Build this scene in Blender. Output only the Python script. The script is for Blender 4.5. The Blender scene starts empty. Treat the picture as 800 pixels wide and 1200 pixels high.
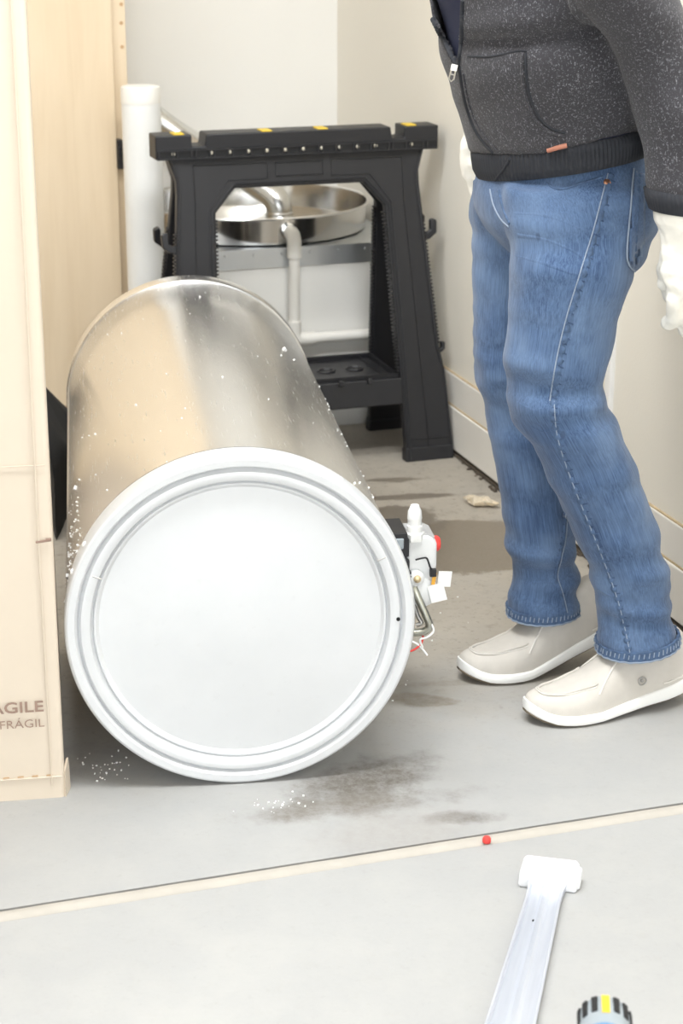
import bpy, bmesh, math, random
from mathutils import Vector, Matrix, Euler, noise
from mathutils.bvhtree import BVHTree
random.seed(4)
V = Vector
PI = math.pi
R = math.radians
SC = bpy.context.scene
COL = SC.collection

# ------------------------------------------------------------------ camera
CAM_F, CAM_PITCH, CAM_H = 2190.0, R(18.7), 1.29
cam_data = bpy.data.cameras.new('camera')
cam_data.sensor_fit = 'VERTICAL'
cam_data.sensor_height = 36.0
cam_data.lens = 36.0 * CAM_F / 1200.0
cam_data.clip_start = 0.05
cam_data.dof.use_dof = True
cam_data.dof.focus_distance = 2.85
cam_data.dof.aperture_fstop = 7.1
cam = bpy.data.objects.new('camera', cam_data)
cam.location = (0, 0, CAM_H)
cam.rotation_euler = (PI / 2 - CAM_PITCH, 0, 0)
COL.objects.link(cam)
SC.camera = cam
_c, _s = math.cos(CAM_PITCH), math.sin(CAM_PITCH)
C_FW, C_UP, C_RT, C_O = V((0, _c, -_s)), V((0, _s, _c)), V((1, 0, 0)), V((0, 0, CAM_H))

def ray(x, y):
    return C_FW + C_RT * ((x - 400) / CAM_F) - C_UP * ((y - 600) / CAM_F)
def on_floor(x, y, z=0.0):
    d = ray(x, y)
    return C_O + d * ((z - CAM_H) / d.z)
def on_plane(x, y, p0, n):
    d = ray(x, y)
    return C_O + d * ((p0 - C_O).dot(n) / d.dot(n))

# ------------------------------------------------------------------ light
world = bpy.data.worlds.new('overcast_sky')
SC.world = world
world.use_nodes = True
wn = world.node_tree
bg = wn.nodes['Background']
bg.inputs['Color'].default_value = (0.93, 0.97, 1.0, 1)
bg.inputs['Strength'].default_value = 1.6
SC.view_settings.view_transform = 'Standard'
SC.view_settings.look = 'None'
SC.view_settings.gamma = 1.0
SC.view_settings.use_curve_mapping = False
SC.view_settings.exposure = 1.12

# room frame: p to the right along the back wall, q out from the back wall towards the door
YAW = R(17.6)
CORNER = V((-0.023, 5.127, 0))
R_P, R_Q = V((math.cos(YAW), math.sin(YAW), 0)), V((math.sin(YAW), -math.cos(YAW), 0))
def RM(p, q, z=0.0):
    return CORNER + R_P * p + R_Q * q + V((0, 0, z))
ROOM_W, ROOM_D, ROOM_H = 5.2, 6.6, 2.75

# daylight falls in through the open garage door behind the camera
por = bpy.data.lights.new('garage_door_portal', 'AREA')
por.shape = 'RECTANGLE'
por.size, por.size_y = ROOM_W, 2.45
por.cycles.is_portal = True
po = bpy.data.objects.new('garage_door_portal', por)
po.location = RM(-ROOM_W / 2, ROOM_D, 1.225)
po.rotation_euler = (-PI / 2, 0, YAW)
COL.objects.link(po)
# sun over the roof ridge: the garage mouth is in its own shade, the driveway is lit
sun = bpy.data.lights.new('sun', 'SUN')
sun.energy, sun.angle, sun.color = 7.0, R(0.6), (1.0, 0.985, 0.96)
so_ = bpy.data.objects.new('sun', sun)
so_.rotation_euler = V((R_Q.x * 0.62, R_Q.y * 0.62, -0.78)).to_track_quat('-Z', 'Y').to_euler()
COL.objects.link(so_)
# two unseen area lights, added below the ceiling to brighten floor and back
for lp, lq, le in ((-1.6, 2.0, 20.0), (-0.85, 3.0, 32.0)):
    fill_light = bpy.data.lights.new('added_fill', 'AREA')
    fill_light.shape, fill_light.size, fill_light.size_y, fill_light.energy = 'RECTANGLE', 1.3, 0.5, le
    fill_light.color = (0.96, 0.985, 1.0)
    lo = bpy.data.objects.new('added_fill', fill_light)
    lo.location = RM(lp, lq, ROOM_H - 0.03)
    lo.rotation_euler = (0, 0, YAW)
    COL.objects.link(lo)

# ------------------------------------------------------------------ mesh helpers
class MB:
    def __init__(s):
        s.bm = bmesh.new()
    def raw(s, verts, faces, M=None):
        vs = [s.bm.verts.new(M @ V(v) if M else V(v)) for v in verts]
        for f in faces:
            try:
                s.bm.faces.new([vs[i] for i in f])
            except ValueError:
                pass
        return vs
    def box(s, c, d, M=None, rot=None):
        x, y, z = d[0] / 2, d[1] / 2, d[2] / 2
        T = Matrix.Translation(c)
        if rot is not None:
            T = T @ Euler(rot).to_matrix().to_4x4()
        if M is not None:
            T = M @ T
        vs = [(a * x, b * y, e * z) for a in (-1, 1) for b in (-1, 1) for e in (-1, 1)]
        s.raw(vs, [(0, 1, 3, 2), (4, 6, 7, 5), (0, 4, 5, 1), (2, 3, 7, 6), (0, 2, 6, 4), (1, 5, 7, 3)], T)
        return s
    def loft(s, rings, caps=(True, True), closed=True, M=None):
        n = len(rings[0])
        rows = [[s.bm.verts.new(M @ V(v) if M else V(v)) for v in r] for r in rings]
        for a, b in zip(rows, rows[1:]):
            for i in range(n if closed else n - 1):
                j = (i + 1) % n
                s.bm.faces.new((a[i], a[j], b[j], b[i]))
        if caps[0]:
            s.bm.faces.new(rows[0][::-1])
        if caps[1]:
            s.bm.faces.new(rows[-1])
        return s
    def tube(s, pts, r, seg=12, M=None, caps=(True, True), flat=1.0):
        pts = [V(p) for p in pts]
        rs = r if isinstance(r, (list, tuple)) else [r] * len(pts)
        rings, up = [], None
        for i, p in enumerate(pts):
            t = (pts[min(i + 1, len(pts) - 1)] - pts[max(i - 1, 0)]).normalized()
            if up is None:
                up = t.orthogonal().normalized()
            up = (up - t * up.dot(t))
            up = up.normalized() if up.length > 1e-6 else t.orthogonal().normalized()
            w = t.cross(up)
            rings.append([p + (up * math.cos(a) + w * math.sin(a) * flat) * rs[i] for a in [2 * PI * k / seg for k in range(seg)]])
        return s.loft(rings, caps, True, M)
    def lathe(s, prof, seg=48, M=None, caps=(True, True)):
        rings = [[(r * math.cos(2 * PI * k / seg), r * math.sin(2 * PI * k / seg), h) for k in range(seg)] for r, h in prof]
        return s.loft(rings, caps, True, M)
    def prism(s, poly, y0, y1, M=None):
        n = len(poly)
        vs = [(x, y0, z) for x, z in poly] + [(x, y1, z) for x, z in poly]
        s.raw(vs, [tuple(range(n)), tuple(range(2 * n - 1, n - 1, -1))] + [(i, i + n, (i + 1) % n + n, (i + 1) % n) for i in range(n)], M)
        return s
    def build(s, name, m, parent=None, smooth=40, bevel=0, bseg=2, loc=None, rotz=None):
        bmesh.ops.recalc_face_normals(s.bm, faces=s.bm.faces[:])
        me = bpy.data.meshes.new(name)
        s.bm.to_mesh(me)
        s.bm.free()
        return link_mesh(name, me, m, parent, smooth, bevel, bseg, loc, rotz)

def link_mesh(name, me, m, parent=None, smooth=40, bevel=0, bseg=2, loc=None, rotz=None):
    if smooth:
        me.polygons.foreach_set('use_smooth', [True] * len(me.polygons))
        me.set_sharp_from_angle(angle=R(smooth))
    me.materials.append(m)
    o = bpy.data.objects.new(name, me)
    COL.objects.link(o)
    if parent is not None:
        o.parent = parent
    if loc is not None:
        o.location = loc
    if rotz is not None:
        o.rotation_euler = (0, 0, rotz)
    if bevel:
        b = o.modifiers.new('bevel', 'BEVEL')
        b.width, b.segments, b.limit_method, b.angle_limit = bevel, bseg, 'ANGLE', R(35)
        b.harden_normals = False
    return o

def thing(name, label, cat, loc=(0, 0, 0), rotz=0.0, group=None):
    o = bpy.data.objects.new(name, None)
    o.empty_display_size = 0.1
    COL.objects.link(o)
    o.location = loc
    o.rotation_euler = (0, 0, rotz)
    return tag(o, label, cat, group)
def tag(o, label, cat, group=None):
    o['label'], o['category'] = label, cat
    if group:
        o['group'] = group
    return o
def struct(o):
    o['kind'] = 'structure'
    return o

def catmull(pts, n=8):
    pts = [V(p) for p in pts]
    out = []
    for i in range(len(pts) - 1):
        p0, p1, p2, p3 = pts[max(i - 1, 0)], pts[i], pts[i + 1], pts[min(i + 2, len(pts) - 1)]
        for k in range(n):
            t = k / n
            out.append(0.5 * ((2 * p1) + (p2 - p0) * t + (2 * p0 - 5 * p1 + 4 * p2 - p3) * t * t + (3 * p1 - p0 - 3 * p2 + p3) * t ** 3))
    return out + [pts[-1]]

def fused(mb, voxel, smooth_it=6, factor=0.5):
    """closed pieces grown into one continuous skin; returns a mesh"""
    me = bpy.data.meshes.new('tmp')
    bmesh.ops.recalc_face_normals(mb.bm, faces=mb.bm.faces[:])
    bmesh.ops.triangulate(mb.bm, faces=[f for f in mb.bm.faces if len(f.verts) > 4])
    mb.bm.to_mesh(me)
    mb.bm.free()
    o = bpy.data.objects.new('tmp', me)
    COL.objects.link(o)
    m = o.modifiers.new('r', 'REMESH')
    m.mode, m.voxel_size = 'VOXEL', voxel
    if smooth_it:
        k = o.modifiers.new('s', 'SMOOTH')
        k.iterations, k.factor = smooth_it, factor
    dg = bpy.context.evaluated_depsgraph_get()
    out = bpy.data.meshes.new_from_object(o.evaluated_get(dg))
    bpy.data.objects.remove(o)
    return out

def displace(me, fn):
    nn = [v.normal.copy() for v in me.vertices]
    cc = [v.co.copy() for v in me.vertices]
    flat = []
    for p, n_ in zip(cc, nn):
        p = p + n_ * fn(p)
        flat += [p.x, p.y, p.z]
    me.vertices.foreach_set('co', flat)
    me.update()

def bvh_of(me):
    return BVHTree.FromPolygons([v.co.copy() for v in me.vertices], [tuple(p.vertices) for p in me.polygons])
def shot(bvh, x, y):
    h = bvh.ray_cast(C_O, ray(x, y).normalized())
    return h[0], h[1]
def seam_pts(bvh, px, n=6, lift=0.0005):
    out = []
    for p in catmull([(x, y, 0) for x, y in px], n):
        h, nn = shot(bvh, p.x, p.y)
        if h is not None:
            out.append(h + nn * lift)
    return out

# ------------------------------------------------------------------ materials
class NT:
    def __init__(s, name):
        s.m = bpy.data.materials.new(name)
        s.m.use_nodes = True
        s.t = s.m.node_tree
        s.b = s.t.nodes['Principled BSDF']
        s.tc = s.t.nodes.new('ShaderNodeTexCoord')
    def n(s, kind, **kw):
        nd = s.t.nodes.new(kind)
        for k, v in kw.items():
            setattr(nd, k, v)
        return nd
    def set(s, sock, v):
        if isinstance(v, bpy.types.NodeSocket):
            s.t.links.new(v, sock)
        else:
            sock.default_value = v
    def coords(s, scale=(1, 1, 1), rot=(0, 0, 0), loc=(0, 0, 0), src='Object'):
        mp = s.n('ShaderNodeMapping')
        mp.inputs['Scale'].default_value = scale
        mp.inputs['Rotation'].default_value = rot
        mp.inputs['Location'].default_value = loc
        s.t.links.new(s.tc.outputs[src], mp.inputs['Vector'])
        return mp.outputs[0]
    def noise(s, vec, scale=5.0, detail=4.0, rough=0.55, dist=0.0):
        nd = s.n('ShaderNodeTexNoise')
        s.set(nd.inputs['Vector'], vec)
        nd.inputs['Scale'].default_value = scale
        nd.inputs['Detail'].default_value = detail
        nd.inputs['Roughness'].default_value = rough
        nd.inputs['Distortion'].default_value = dist
        return nd.outputs['Fac']
    def ramp(s, fac, stops):
        nd = s.n('ShaderNodeValToRGB')
        s.set(nd.inputs['Fac'], fac)
        e = nd.color_ramp.elements
        while len(e) < len(stops):
            e.new(0.5)
        for el, (p, c) in zip(e, stops):
            el.position = p
            el.color = (c, c, c, 1) if isinstance(c, (int, float)) else (*c, 1)
        return nd.outputs['Color']
    def mix(s, fac, a, b, mode='MIX'):
        nd = s.n('ShaderNodeMix', data_type='RGBA', blend_type=mode)
        s.set(nd.inputs[0], fac)
        for sock, v in ((nd.inputs[6], a), (nd.inputs[7], b)):
            s.set(sock, v if isinstance(v, bpy.types.NodeSocket) else (*v, 1))
        return nd.outputs[2]
    def math(s, op, a, b=0.0, clamp=False):
        nd = s.n('ShaderNodeMath', operation=op, use_clamp=clamp)
        s.set(nd.inputs[0], a)
        s.set(nd.inputs[1], b)
        return nd.outputs[0]
    def bump(s, h, strength=0.3, dist=0.002):
        nd = s.n('ShaderNodeBump')
        s.set(nd.inputs['Height'], h)
        nd.inputs['Strength'].default_value = strength
        nd.inputs['Distance'].default_value = dist
        s.t.links.new(nd.outputs[0], s.b.inputs['Normal'])
    def base(s, v):
        s.set(s.b.inputs['Base Color'], v if isinstance(v, bpy.types.NodeSocket) else (*v, 1))
    def rough(s, v):
        s.set(s.b.inputs['Roughness'], v)
    def metal(s, v):
        s.set(s.b.inputs['Metallic'], v)

def plain(name, col, rough=0.5, metal=0.0, var=0.08, vscale=12.0, bump=0.0, bscale=120.0, bdist=0.001, trans=0.0):
    k = NT(name)
    co = k.coords()
    f = k.noise(co, vscale, 4)
    dark = tuple(c * (1 - var) for c in col)
    lite = tuple(min(1, c * (1 + var)) for c in col)
    k.base(k.mix(f, dark, lite))
    k.rough(k.math('ADD', rough - 0.05, k.math('MULTIPLY', f, 0.1)))
    k.metal(metal)
    if trans:
        k.b.inputs['Transmission Weight'].default_value = trans
    if bump:
        k.bump(k.noise(co, bscale, 3), bump, bdist)
    return k.m

M = {}
M['wall'] = plain('wall_paint', (0.84, 0.825, 0.785), 0.6, var=0.02, vscale=3, bump=0.25, bscale=160, bdist=0.0015)
M['wall_right'] = plain('wall_paint_cream', (0.84, 0.80, 0.715), 0.6, var=0.02, vscale=3, bump=0.25, bscale=160, bdist=0.0015)
M['ceiling'] = plain('ceiling_paint', (0.87, 0.86, 0.84), 0.7, var=0.02)
M['base_paint'] = plain('baseboard_paint', (0.83, 0.80, 0.745), 0.5, var=0.05, vscale=9, bump=0.15, bscale=60)
M['dust'] = plain('dust_caulk', (0.52, 0.41, 0.26), 0.9, var=0.35, vscale=30)
M['gap'] = plain('dirt_gap', (0.10, 0.08, 0.06), 0.95, var=0.5, vscale=60)
M['white_plastic'] = plain('white_plastic', (0.82, 0.82, 0.80), 0.38, var=0.03, vscale=20)
M['pvc'] = plain('pvc_cream', (0.83, 0.81, 0.76), 0.35, var=0.03, vscale=20)
M['stand_paint'] = plain('stand_white_board', (0.88, 0.87, 0.835), 0.55, var=0.03, vscale=7, bump=0.1, bscale=40)
M['black_plastic'] = plain('black_plastic', (0.012, 0.012, 0.0145), 0.45, var=0.25, vscale=25, bump=0.12, bscale=500, bdist=0.0005)
M['black_matt'] = plain('black_matt', (0.008, 0.008, 0.009), 0.75, var=0.2)
M['yellow'] = plain('yellow_plastic', (0.75, 0.52, 0.03), 0.45)
M['brass'] = plain('brass', (0.72, 0.58, 0.36), 0.35, 1.0)
M['peg'] = plain('pale_peg', (0.62, 0.58, 0.48), 0.4, 0.6)
M['red'] = plain('red_plastic', (0.75, 0.06, 0.05), 0.4)
M['orange'] = plain('orange_print', (0.75, 0.38, 0.04), 0.5)
M['tag_white'] = plain('paper_label', (0.85, 0.85, 0.84), 0.55, var=0.03)
M['valve_grey'] = plain('valve_cast_white', (0.72, 0.73, 0.73), 0.4, var=0.06)
M['valve_top'] = plain('valve_grey_top', (0.42, 0.42, 0.42), 0.45)
M['steel'] = plain('steel_tube', (0.50, 0.50, 0.44), 0.3, 1.0)
M['galv_dark'] = plain('galvanised_edge', (0.45, 0.44, 0.42), 0.4, 0.9)
M['shade_black'] = plain('hole_black', (0.01, 0.01, 0.01), 0.9)
M['foam'] = plain('foam_crumb', (0.88, 0.88, 0.87), 0.8)
M['ink'] = plain('box_ink', (0.30, 0.20, 0.155), 0.8, var=0.15, vscale=80)
M['skin'] = plain('skin', (0.62, 0.40, 0.30), 0.5, var=0.06)
M['hair'] = plain('hair', (0.07, 0.045, 0.03), 0.6)
M['tee'] = plain('navy_tee', (0.012, 0.016, 0.045), 0.85)
M['rib'] = plain('rib_knit', (0.022, 0.024, 0.030), 0.85, var=0.15)
M['copper'] = plain('copper', (0.72, 0.36, 0.22), 0.35, 0.9)
M['silver'] = plain('silver_zip', (0.62, 0.60, 0.55), 0.3, 1.0)
M['leather_tag'] = plain('leather_tag', (0.42, 0.17, 0.11), 0.6)
M['glove'] = plain('white_glove', (0.84, 0.815, 0.74), 0.6, var=0.06, vscale=25, bump=0.4, bscale=45, bdist=0.004)
M['shoe'] = plain('shoe_canvas', (0.57, 0.535, 0.485), 0.9, var=0.10, vscale=40, bump=0.25, bscale=600, bdist=0.0006)
M['shoe_stitch'] = plain('shoe_stitch', (0.72, 0.69, 0.64), 0.85)
M['sole'] = plain('shoe_sole', (0.86, 0.855, 0.83), 0.5, var=0.03)
M['outsole'] = plain('shoe_outsole', (0.20, 0.16, 0.11), 0.8, var=0.3, vscale=60)
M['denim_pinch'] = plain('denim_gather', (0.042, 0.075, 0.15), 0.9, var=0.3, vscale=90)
M['denim_thread'] = plain('pale_denim_edge', (0.24, 0.29, 0.37), 0.85)
M['wrap'] = plain('plastic_wrap', (0.80, 0.68, 0.50), 0.3, var=0.15, vscale=60, trans=0.35)
M['tool_blue'] = plain('drill_blue', (0.08, 0.22, 0.42), 0.4)
M['tool_grey'] = plain('drill_grey', (0.30, 0.34, 0.37), 0.4)
M['head_white'] = plain('white_moulding', (0.84, 0.845, 0.86), 0.45, var=0.03)

def mk_channel():
    k = NT('pale_steel_channel')
    co = k.coords((60, 4, 10))
    f = k.noise(co, 2.0, 4)
    k.base(k.mix(f, (0.52, 0.55, 0.62), (0.72, 0.74, 0.79)))
    k.metal(0.55)
    k.rough(0.36)
    return k.m
M['channel'] = mk_channel()

def mk_jacket():
    k = NT('galvanised_jacket')
    co = k.coords()
    f = k.noise(k.coords((1, 0.15, 1)), 22, 3)
    sp = k.noise(co, 320, 2)
    scr = k.ramp(k.noise(k.coords((30, 1.5, 30), (0.3, 0.2, 0.1)), 9, 5, 0.7), [(0.62, 0.0), (0.74, 1.0)])
    k.base(k.mix(k.math('MULTIPLY', scr, 0.25), k.mix(f, (0.85, 0.845, 0.835), (0.92, 0.915, 0.905)), (0.85, 0.85, 0.85)))
    k.metal(1.0)
    k.rough(k.math('ADD', k.math('MULTIPLY', f, 0.10), k.math('MULTIPLY', scr, 0.12)) if False else k.math('ADD', 0.22, k.math('ADD', k.math('MULTIPLY', f, 0.06), k.math('MULTIPLY', scr, 0.12))))
    k.bump(k.math('ADD', k.noise(k.coords((1, 0.5, 1)), 5, 2), k.math('MULTIPLY', sp, 0.02)), 0.25, 0.006)
    return k.m
M['jacket'] = mk_jacket()

def mk_endcap():
    k = NT('galvanised_pan')
    f = k.noise(k.coords(), 14, 5)
    w = k.ramp(k.noise(k.coords(), 60, 5, 0.7), [(0.60, 0.0), (0.72, 1.0)])
    k.base(k.mix(k.math('MULTIPLY', w, 0.25), k.mix(f, (0.65, 0.662, 0.675), (0.72, 0.727, 0.735)), (0.6, 0.6, 0.6)))
    k.metal(0.35)
    k.rough(0.42)
    k.bump(f, 0.05, 0.002)
    return k.m
M['endcap'] = mk_endcap()

def mk_aluminium(name, col, rough):
    k = NT(name)
    f = k.noise(k.coords(), 18, 4)
    k.base(k.mix(f, tuple(c * 0.9 for c in col), col))
    k.metal(1.0)
    k.rough(k.math('ADD', rough, k.math('MULTIPLY', f, 0.1)))
    k.bump(k.noise(k.coords(), 9, 2), 0.2, 0.004)
    return k.m
M['pan'] = mk_aluminium('aluminium_pan', (0.78, 0.77, 0.75), 0.10)
M['vent'] = mk_aluminium('galvanised_vent', (0.74, 0.74, 0.72), 0.18)
M['flashing'] = mk_aluminium('flashing', (0.72, 0.75, 0.78), 0.32)

def mk_maple():
    k = NT('maple_veneer')
    g = k.noise(k.coords((22, 22, 1.0)), 2.2, 6, 0.6, 0.8)
    big = k.noise(k.coords((5, 5, 0.7)), 1.5, 3, 0.5, 1.5)
    c = k.mix(g, (0.66, 0.52, 0.355), (0.77, 0.635, 0.46))
    k.base(k.mix(k.ramp(big, [(0.4, 0.0), (0.65, 0.5)]), c, (0.79, 0.66, 0.49)))
    k.rough(0.45)
    return k.m
M['maple'] = mk_maple()

def mk_card():
    k = NT('cardboard')
    f = k.noise(k.coords(), 6, 4)
    fl = k.noise(k.coords((150, 150, 1)), 1.0, 1)
    k.base(k.mix(f, (0.62, 0.535, 0.43), (0.67, 0.58, 0.475)))
    k.rough(0.8)
    k.bump(fl, 0.05, 0.001)
    return k.m
M['card'] = mk_card()
M['card_edge'] = plain('cardboard_edge', (0.52, 0.34, 0.19), 0.85, var=0.15, vscale=40)

def mk_denim(name, lo, hi, fade):
    k = NT(name)
    co = k.coords()
    at = k.n('ShaderNodeAttribute', attribute_name='cloth_co')
    mp = k.n('ShaderNodeMapping')
    mp.inputs['Scale'].default_value = (1, 1, 0.010)
    k.t.links.new(at.outputs['Vector'], mp.inputs['Vector'])
    st = k.noise(mp.outputs[0], 480, 4, 0.8)
    big = k.noise(co, 9, 4, 0.55)
    mid = k.noise(k.coords((1, 1, 0.25)), 38, 4, 0.6)
    c = k.mix(k.ramp(st, [(0.34, 0.0), (0.66, 1.0)]), lo, hi)
    c = k.mix(k.math('MULTIPLY', k.ramp(big, [(0.42, 0.0), (0.70, 1.0)]), 0.55), c, fade)
    c = k.mix(k.math('MULTIPLY', k.ramp(mid, [(0.55, 0.0), (0.75, 1.0)]), 0.25), c, tuple(x * 0.55 for x in lo))
    # dark drip spots
    vo = k.n('ShaderNodeTexVoronoi')
    k.set(vo.inputs['Vector'], k.coords((1, 1, 0.6)))
    vo.inputs['Scale'].default_value = 17
    sp = k.ramp(vo.outputs['Distance'], [(0.055, 1.0), (0.085, 0.0)])
    c = k.mix(k.math('MULTIPLY', sp, 0.7), c, (0.035, 0.06, 0.12))
    k.base(c)
    k.rough(0.9)
    k.b.inputs['Sheen Weight'].default_value = 0.15
    k.bump(k.math('ADD', k.math('MULTIPLY', st, 0.35), k.noise(co, 900, 2)), 0.12, 0.0006)
    return k.m
M['denim'] = mk_denim('denim', (0.020, 0.046, 0.115), (0.088, 0.152, 0.275), (0.15, 0.225, 0.355))
M['denim_dark'] = plain('denim_seam', (0.065, 0.11, 0.20), 0.9, var=0.7, vscale=110, bump=0.3, bscale=300)

def mk_marl():
    k = NT('marled_fleece')
    co = k.coords((1, 1, 0.38), (0.25, 0.5, 0.3))
    a = k.noise(co, 520, 2, 0.6, 0.4)
    b = k.noise(k.coords((0.6, 1, 1), (0.9, 0.2, 0.6)), 430, 2, 0.6, 0.4)
    d = k.noise(k.coords(), 700, 2)
    c = k.mix(d, (0.020, 0.019, 0.023), (0.055, 0.053, 0.060))
    fl = k.math('MAXIMUM', k.ramp(a, [(0.60, 0.0), (0.72, 1.0)]), k.math('MULTIPLY', k.ramp(b, [(0.60, 0.0), (0.72, 1.0)]), 0.8))
    big = k.noise(k.coords(), 14, 3)
    k.base(k.mix(k.math('MULTIPLY', fl, k.math('ADD', 0.35, k.math('MULTIPLY', big, 0.7))), c, (0.31, 0.315, 0.34)))
    k.rough(0.95)
    k.b.inputs['Sheen Weight'].default_value = 0.1
    k.bump(a, 0.35, 0.0015)
    return k.m
M['marl'] = mk_marl()

def mk_concrete():
    k = NT('garage_concrete')
    co = k.coords()
    wide = k.noise(co, 1.8, 5, 0.6)
    mid = k.noise(co, 9, 6, 0.65)
    fine = k.noise(co, 140, 4, 0.7)
    c = k.mix(wide, (0.305, 0.305, 0.302), (0.385, 0.385, 0.38))
    c = k.mix(k.math('MULTIPLY', k.ramp(mid, [(0.45, 0.0), (0.75, 1.0)]), 0.35), c, (0.43, 0.42, 0.395))
    sep = k.n('ShaderNodeSeparateXYZ')
    k.t.links.new(co, sep.inputs[0])
    X, Y = sep.outputs[0], sep.outputs[1]
    warp = k.math('SUBTRACT', k.noise(co, 11, 5, 0.65), 0.5)
    warp2 = k.math('SUBTRACT', k.noise(k.coords(loc=(7, 3, 0)), 26, 4, 0.7), 0.5)
    def blob(cx, cy, rx, ry, soft=0.35, w=0.9, rot=0.0):
        dx, dy = k.math('SUBTRACT', X, cx), k.math('SUBTRACT', Y, cy)
        ca, sa = math.cos(rot), math.sin(rot)
        u = k.math('DIVIDE', k.math('ADD', k.math('MULTIPLY', dx, ca), k.math('MULTIPLY', dy, sa)), rx)
        v = k.math('DIVIDE', k.math('SUBTRACT', k.math('MULTIPLY', dy, ca), k.math('MULTIPLY', dx, sa)), ry)
        d = k.math('SQRT', k.math('ADD', k.math('MULTIPLY', u, u), k.math('MULTIPLY', v, v)))
        d = k.math('ADD', d, k.math('ADD', k.math('MULTIPLY', warp, w * 1.6), k.math('MULTIPLY', warp2, w * 0.8)))
        nd = k.n('ShaderNodeMapRange', interpolation_type='SMOOTHSTEP')
        k.set(nd.inputs['Value'], d)
        nd.inputs['From Min'].default_value = 1.0
        nd.inputs['From Max'].default_value = 1.0 - soft
        return nd.outputs[0]
    # old tan staining over the back part of the slab
    nd = k.n('ShaderNodeMapRange', interpolation_type='SMOOTHSTEP')
    k.set(nd.inputs['Value'], k.math('ADD', k.math('ADD', Y, k.math('MULTIPLY', X, -0.25)), k.math('MULTIPLY', warp, 0.5)))
    nd.inputs['From Min'].default_value = 2.50
    nd.inputs['From Max'].default_value = 3.15
    tan = k.mix(mid, (0.30, 0.258, 0.20), (0.50, 0.445, 0.365))
    c = k.mix(k.math('MULTIPLY', nd.outputs[0], 0.85), c, tan)
    # fine dark aggregate specks, stronger at the back
    spk = k.ramp(k.noise(co, 75, 4, 0.75), [(0.58, 0.0), (0.70, 1.0)])
    c = k.mix(k.math('MULTIPLY', spk, k.math('ADD', 0.10, k.math('MULTIPLY', nd.outputs[0], 0.60))), c, (0.13, 0.112, 0.09))
    blot = k.ramp(k.noise(k.coords(loc=(3, 9, 0)), 34, 5, 0.75), [(0.54, 0.0), (0.66, 1.0)])
    c = k.mix(k.math('MULTIPLY', blot, k.math('ADD', 0.06, k.math('MULTIPLY', nd.outputs[0], 0.38))), c, (0.20, 0.17, 0.13))
    lite = k.ramp(k.noise(k.coords(loc=(13, 2, 0)), 4, 6, 0.7), [(0.5, 0.0), (0.75, 1.0)])
    c = k.mix(k.math('MULTIPLY', lite, 0.35), c, (0.44, 0.43, 0.41))
    def stain(px, py, qx, qy, rx, ry, amt, col, soft=0.35, w=0.9, rot=0.0):
        pass
    stains = []
    def st(x, y, rx, ry, amt, col, soft=0.4, w=0.9, rot=0.0, wetness=0.0):
        p = on_floor(x, y)
        stains.append((blob(p.x, p.y, rx, ry, soft, w, rot), amt, col, wetness))
    st(545, 640, 0.27, 0.165, 0.88, (0.165, 0.125, 0.078), 0.10, 0.45, 0.25, 1.0)     # puddle behind the valve
    st(470, 612, 0.10, 0.11, 0.8, (0.15, 0.12, 0.085), 0.15, 0.8, 0.3, 1.0)
    st(478, 582, 0.16, 0.020, 0.85, (0.16, 0.13, 0.095), 0.3, 1.0, 0.15, 0.8)
    st(462, 562, 0.08, 0.018, 0.8, (0.17, 0.14, 0.10), 0.3, 1.0, 0.1, 0.8)
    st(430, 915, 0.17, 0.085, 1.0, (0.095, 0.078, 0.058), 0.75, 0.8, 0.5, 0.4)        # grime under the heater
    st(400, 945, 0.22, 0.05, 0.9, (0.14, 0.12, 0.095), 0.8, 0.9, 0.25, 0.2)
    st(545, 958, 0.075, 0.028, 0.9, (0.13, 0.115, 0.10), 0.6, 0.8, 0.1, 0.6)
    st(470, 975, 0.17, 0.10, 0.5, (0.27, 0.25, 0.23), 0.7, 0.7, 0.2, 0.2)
    st(490, 820, 0.075, 0.030, 0.85, (0.22, 0.185, 0.135), 0.4, 0.8, -0.2, 0.0)       # tread mark
    st(540, 800, 0.12, 0.018, 0.6, (0.26, 0.23, 0.18), 0.6, 1.0, 0.1, 0.0)
    st(660, 790, 0.12, 0.045, 0.55, (0.27, 0.23, 0.165), 0.7, 1.0, 0.3, 0.0)
    st(110, 880, 0.10, 0.06, 0.6, (0.22, 0.215, 0.205), 0.8, 1.0, 0.3, 0.3)
    wetsum = None
    mott = k.math('ADD', 0.6, k.math('MULTIPLY', k.ramp(k.noise(k.coords(loc=(5, 5, 0)), 60, 5, 0.8), [(0.40, 0.0), (0.62, 1.0)]), 0.45))
    for fac, amt, col, wn_ in stains:
        if wn_ < 0.7:
            fac = k.math('MULTIPLY', fac, mott)
        c = k.mix(k.math('MULTIPLY', fac, amt), c, col)
        if wn_:
            w_ = k.math('MULTIPLY', fac, wn_)
            wetsum = w_ if wetsum is None else k.math('MAXIMUM', wetsum, w_)
    k.base(k.mix(k.math('MULTIPLY', fine, 0.25), c, (0.43, 0.427, 0.42)))
    k.rough(k.math('SUBTRACT', 0.62, k.math('MULTIPLY', wetsum, 0.34)))
    k.bump(k.math('ADD', k.math('MULTIPLY', mid, 0.6), k.math('MULTIPLY', fine, 0.3)), 0.14, 0.003)
    return k.m
M['concrete'] = mk_concrete()
M['joint'] = plain('joint_filler', (0.43, 0.40, 0.355), 0.8, var=0.14, vscale=16, bump=0.3, bscale=70, bdist=0.002)

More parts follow.
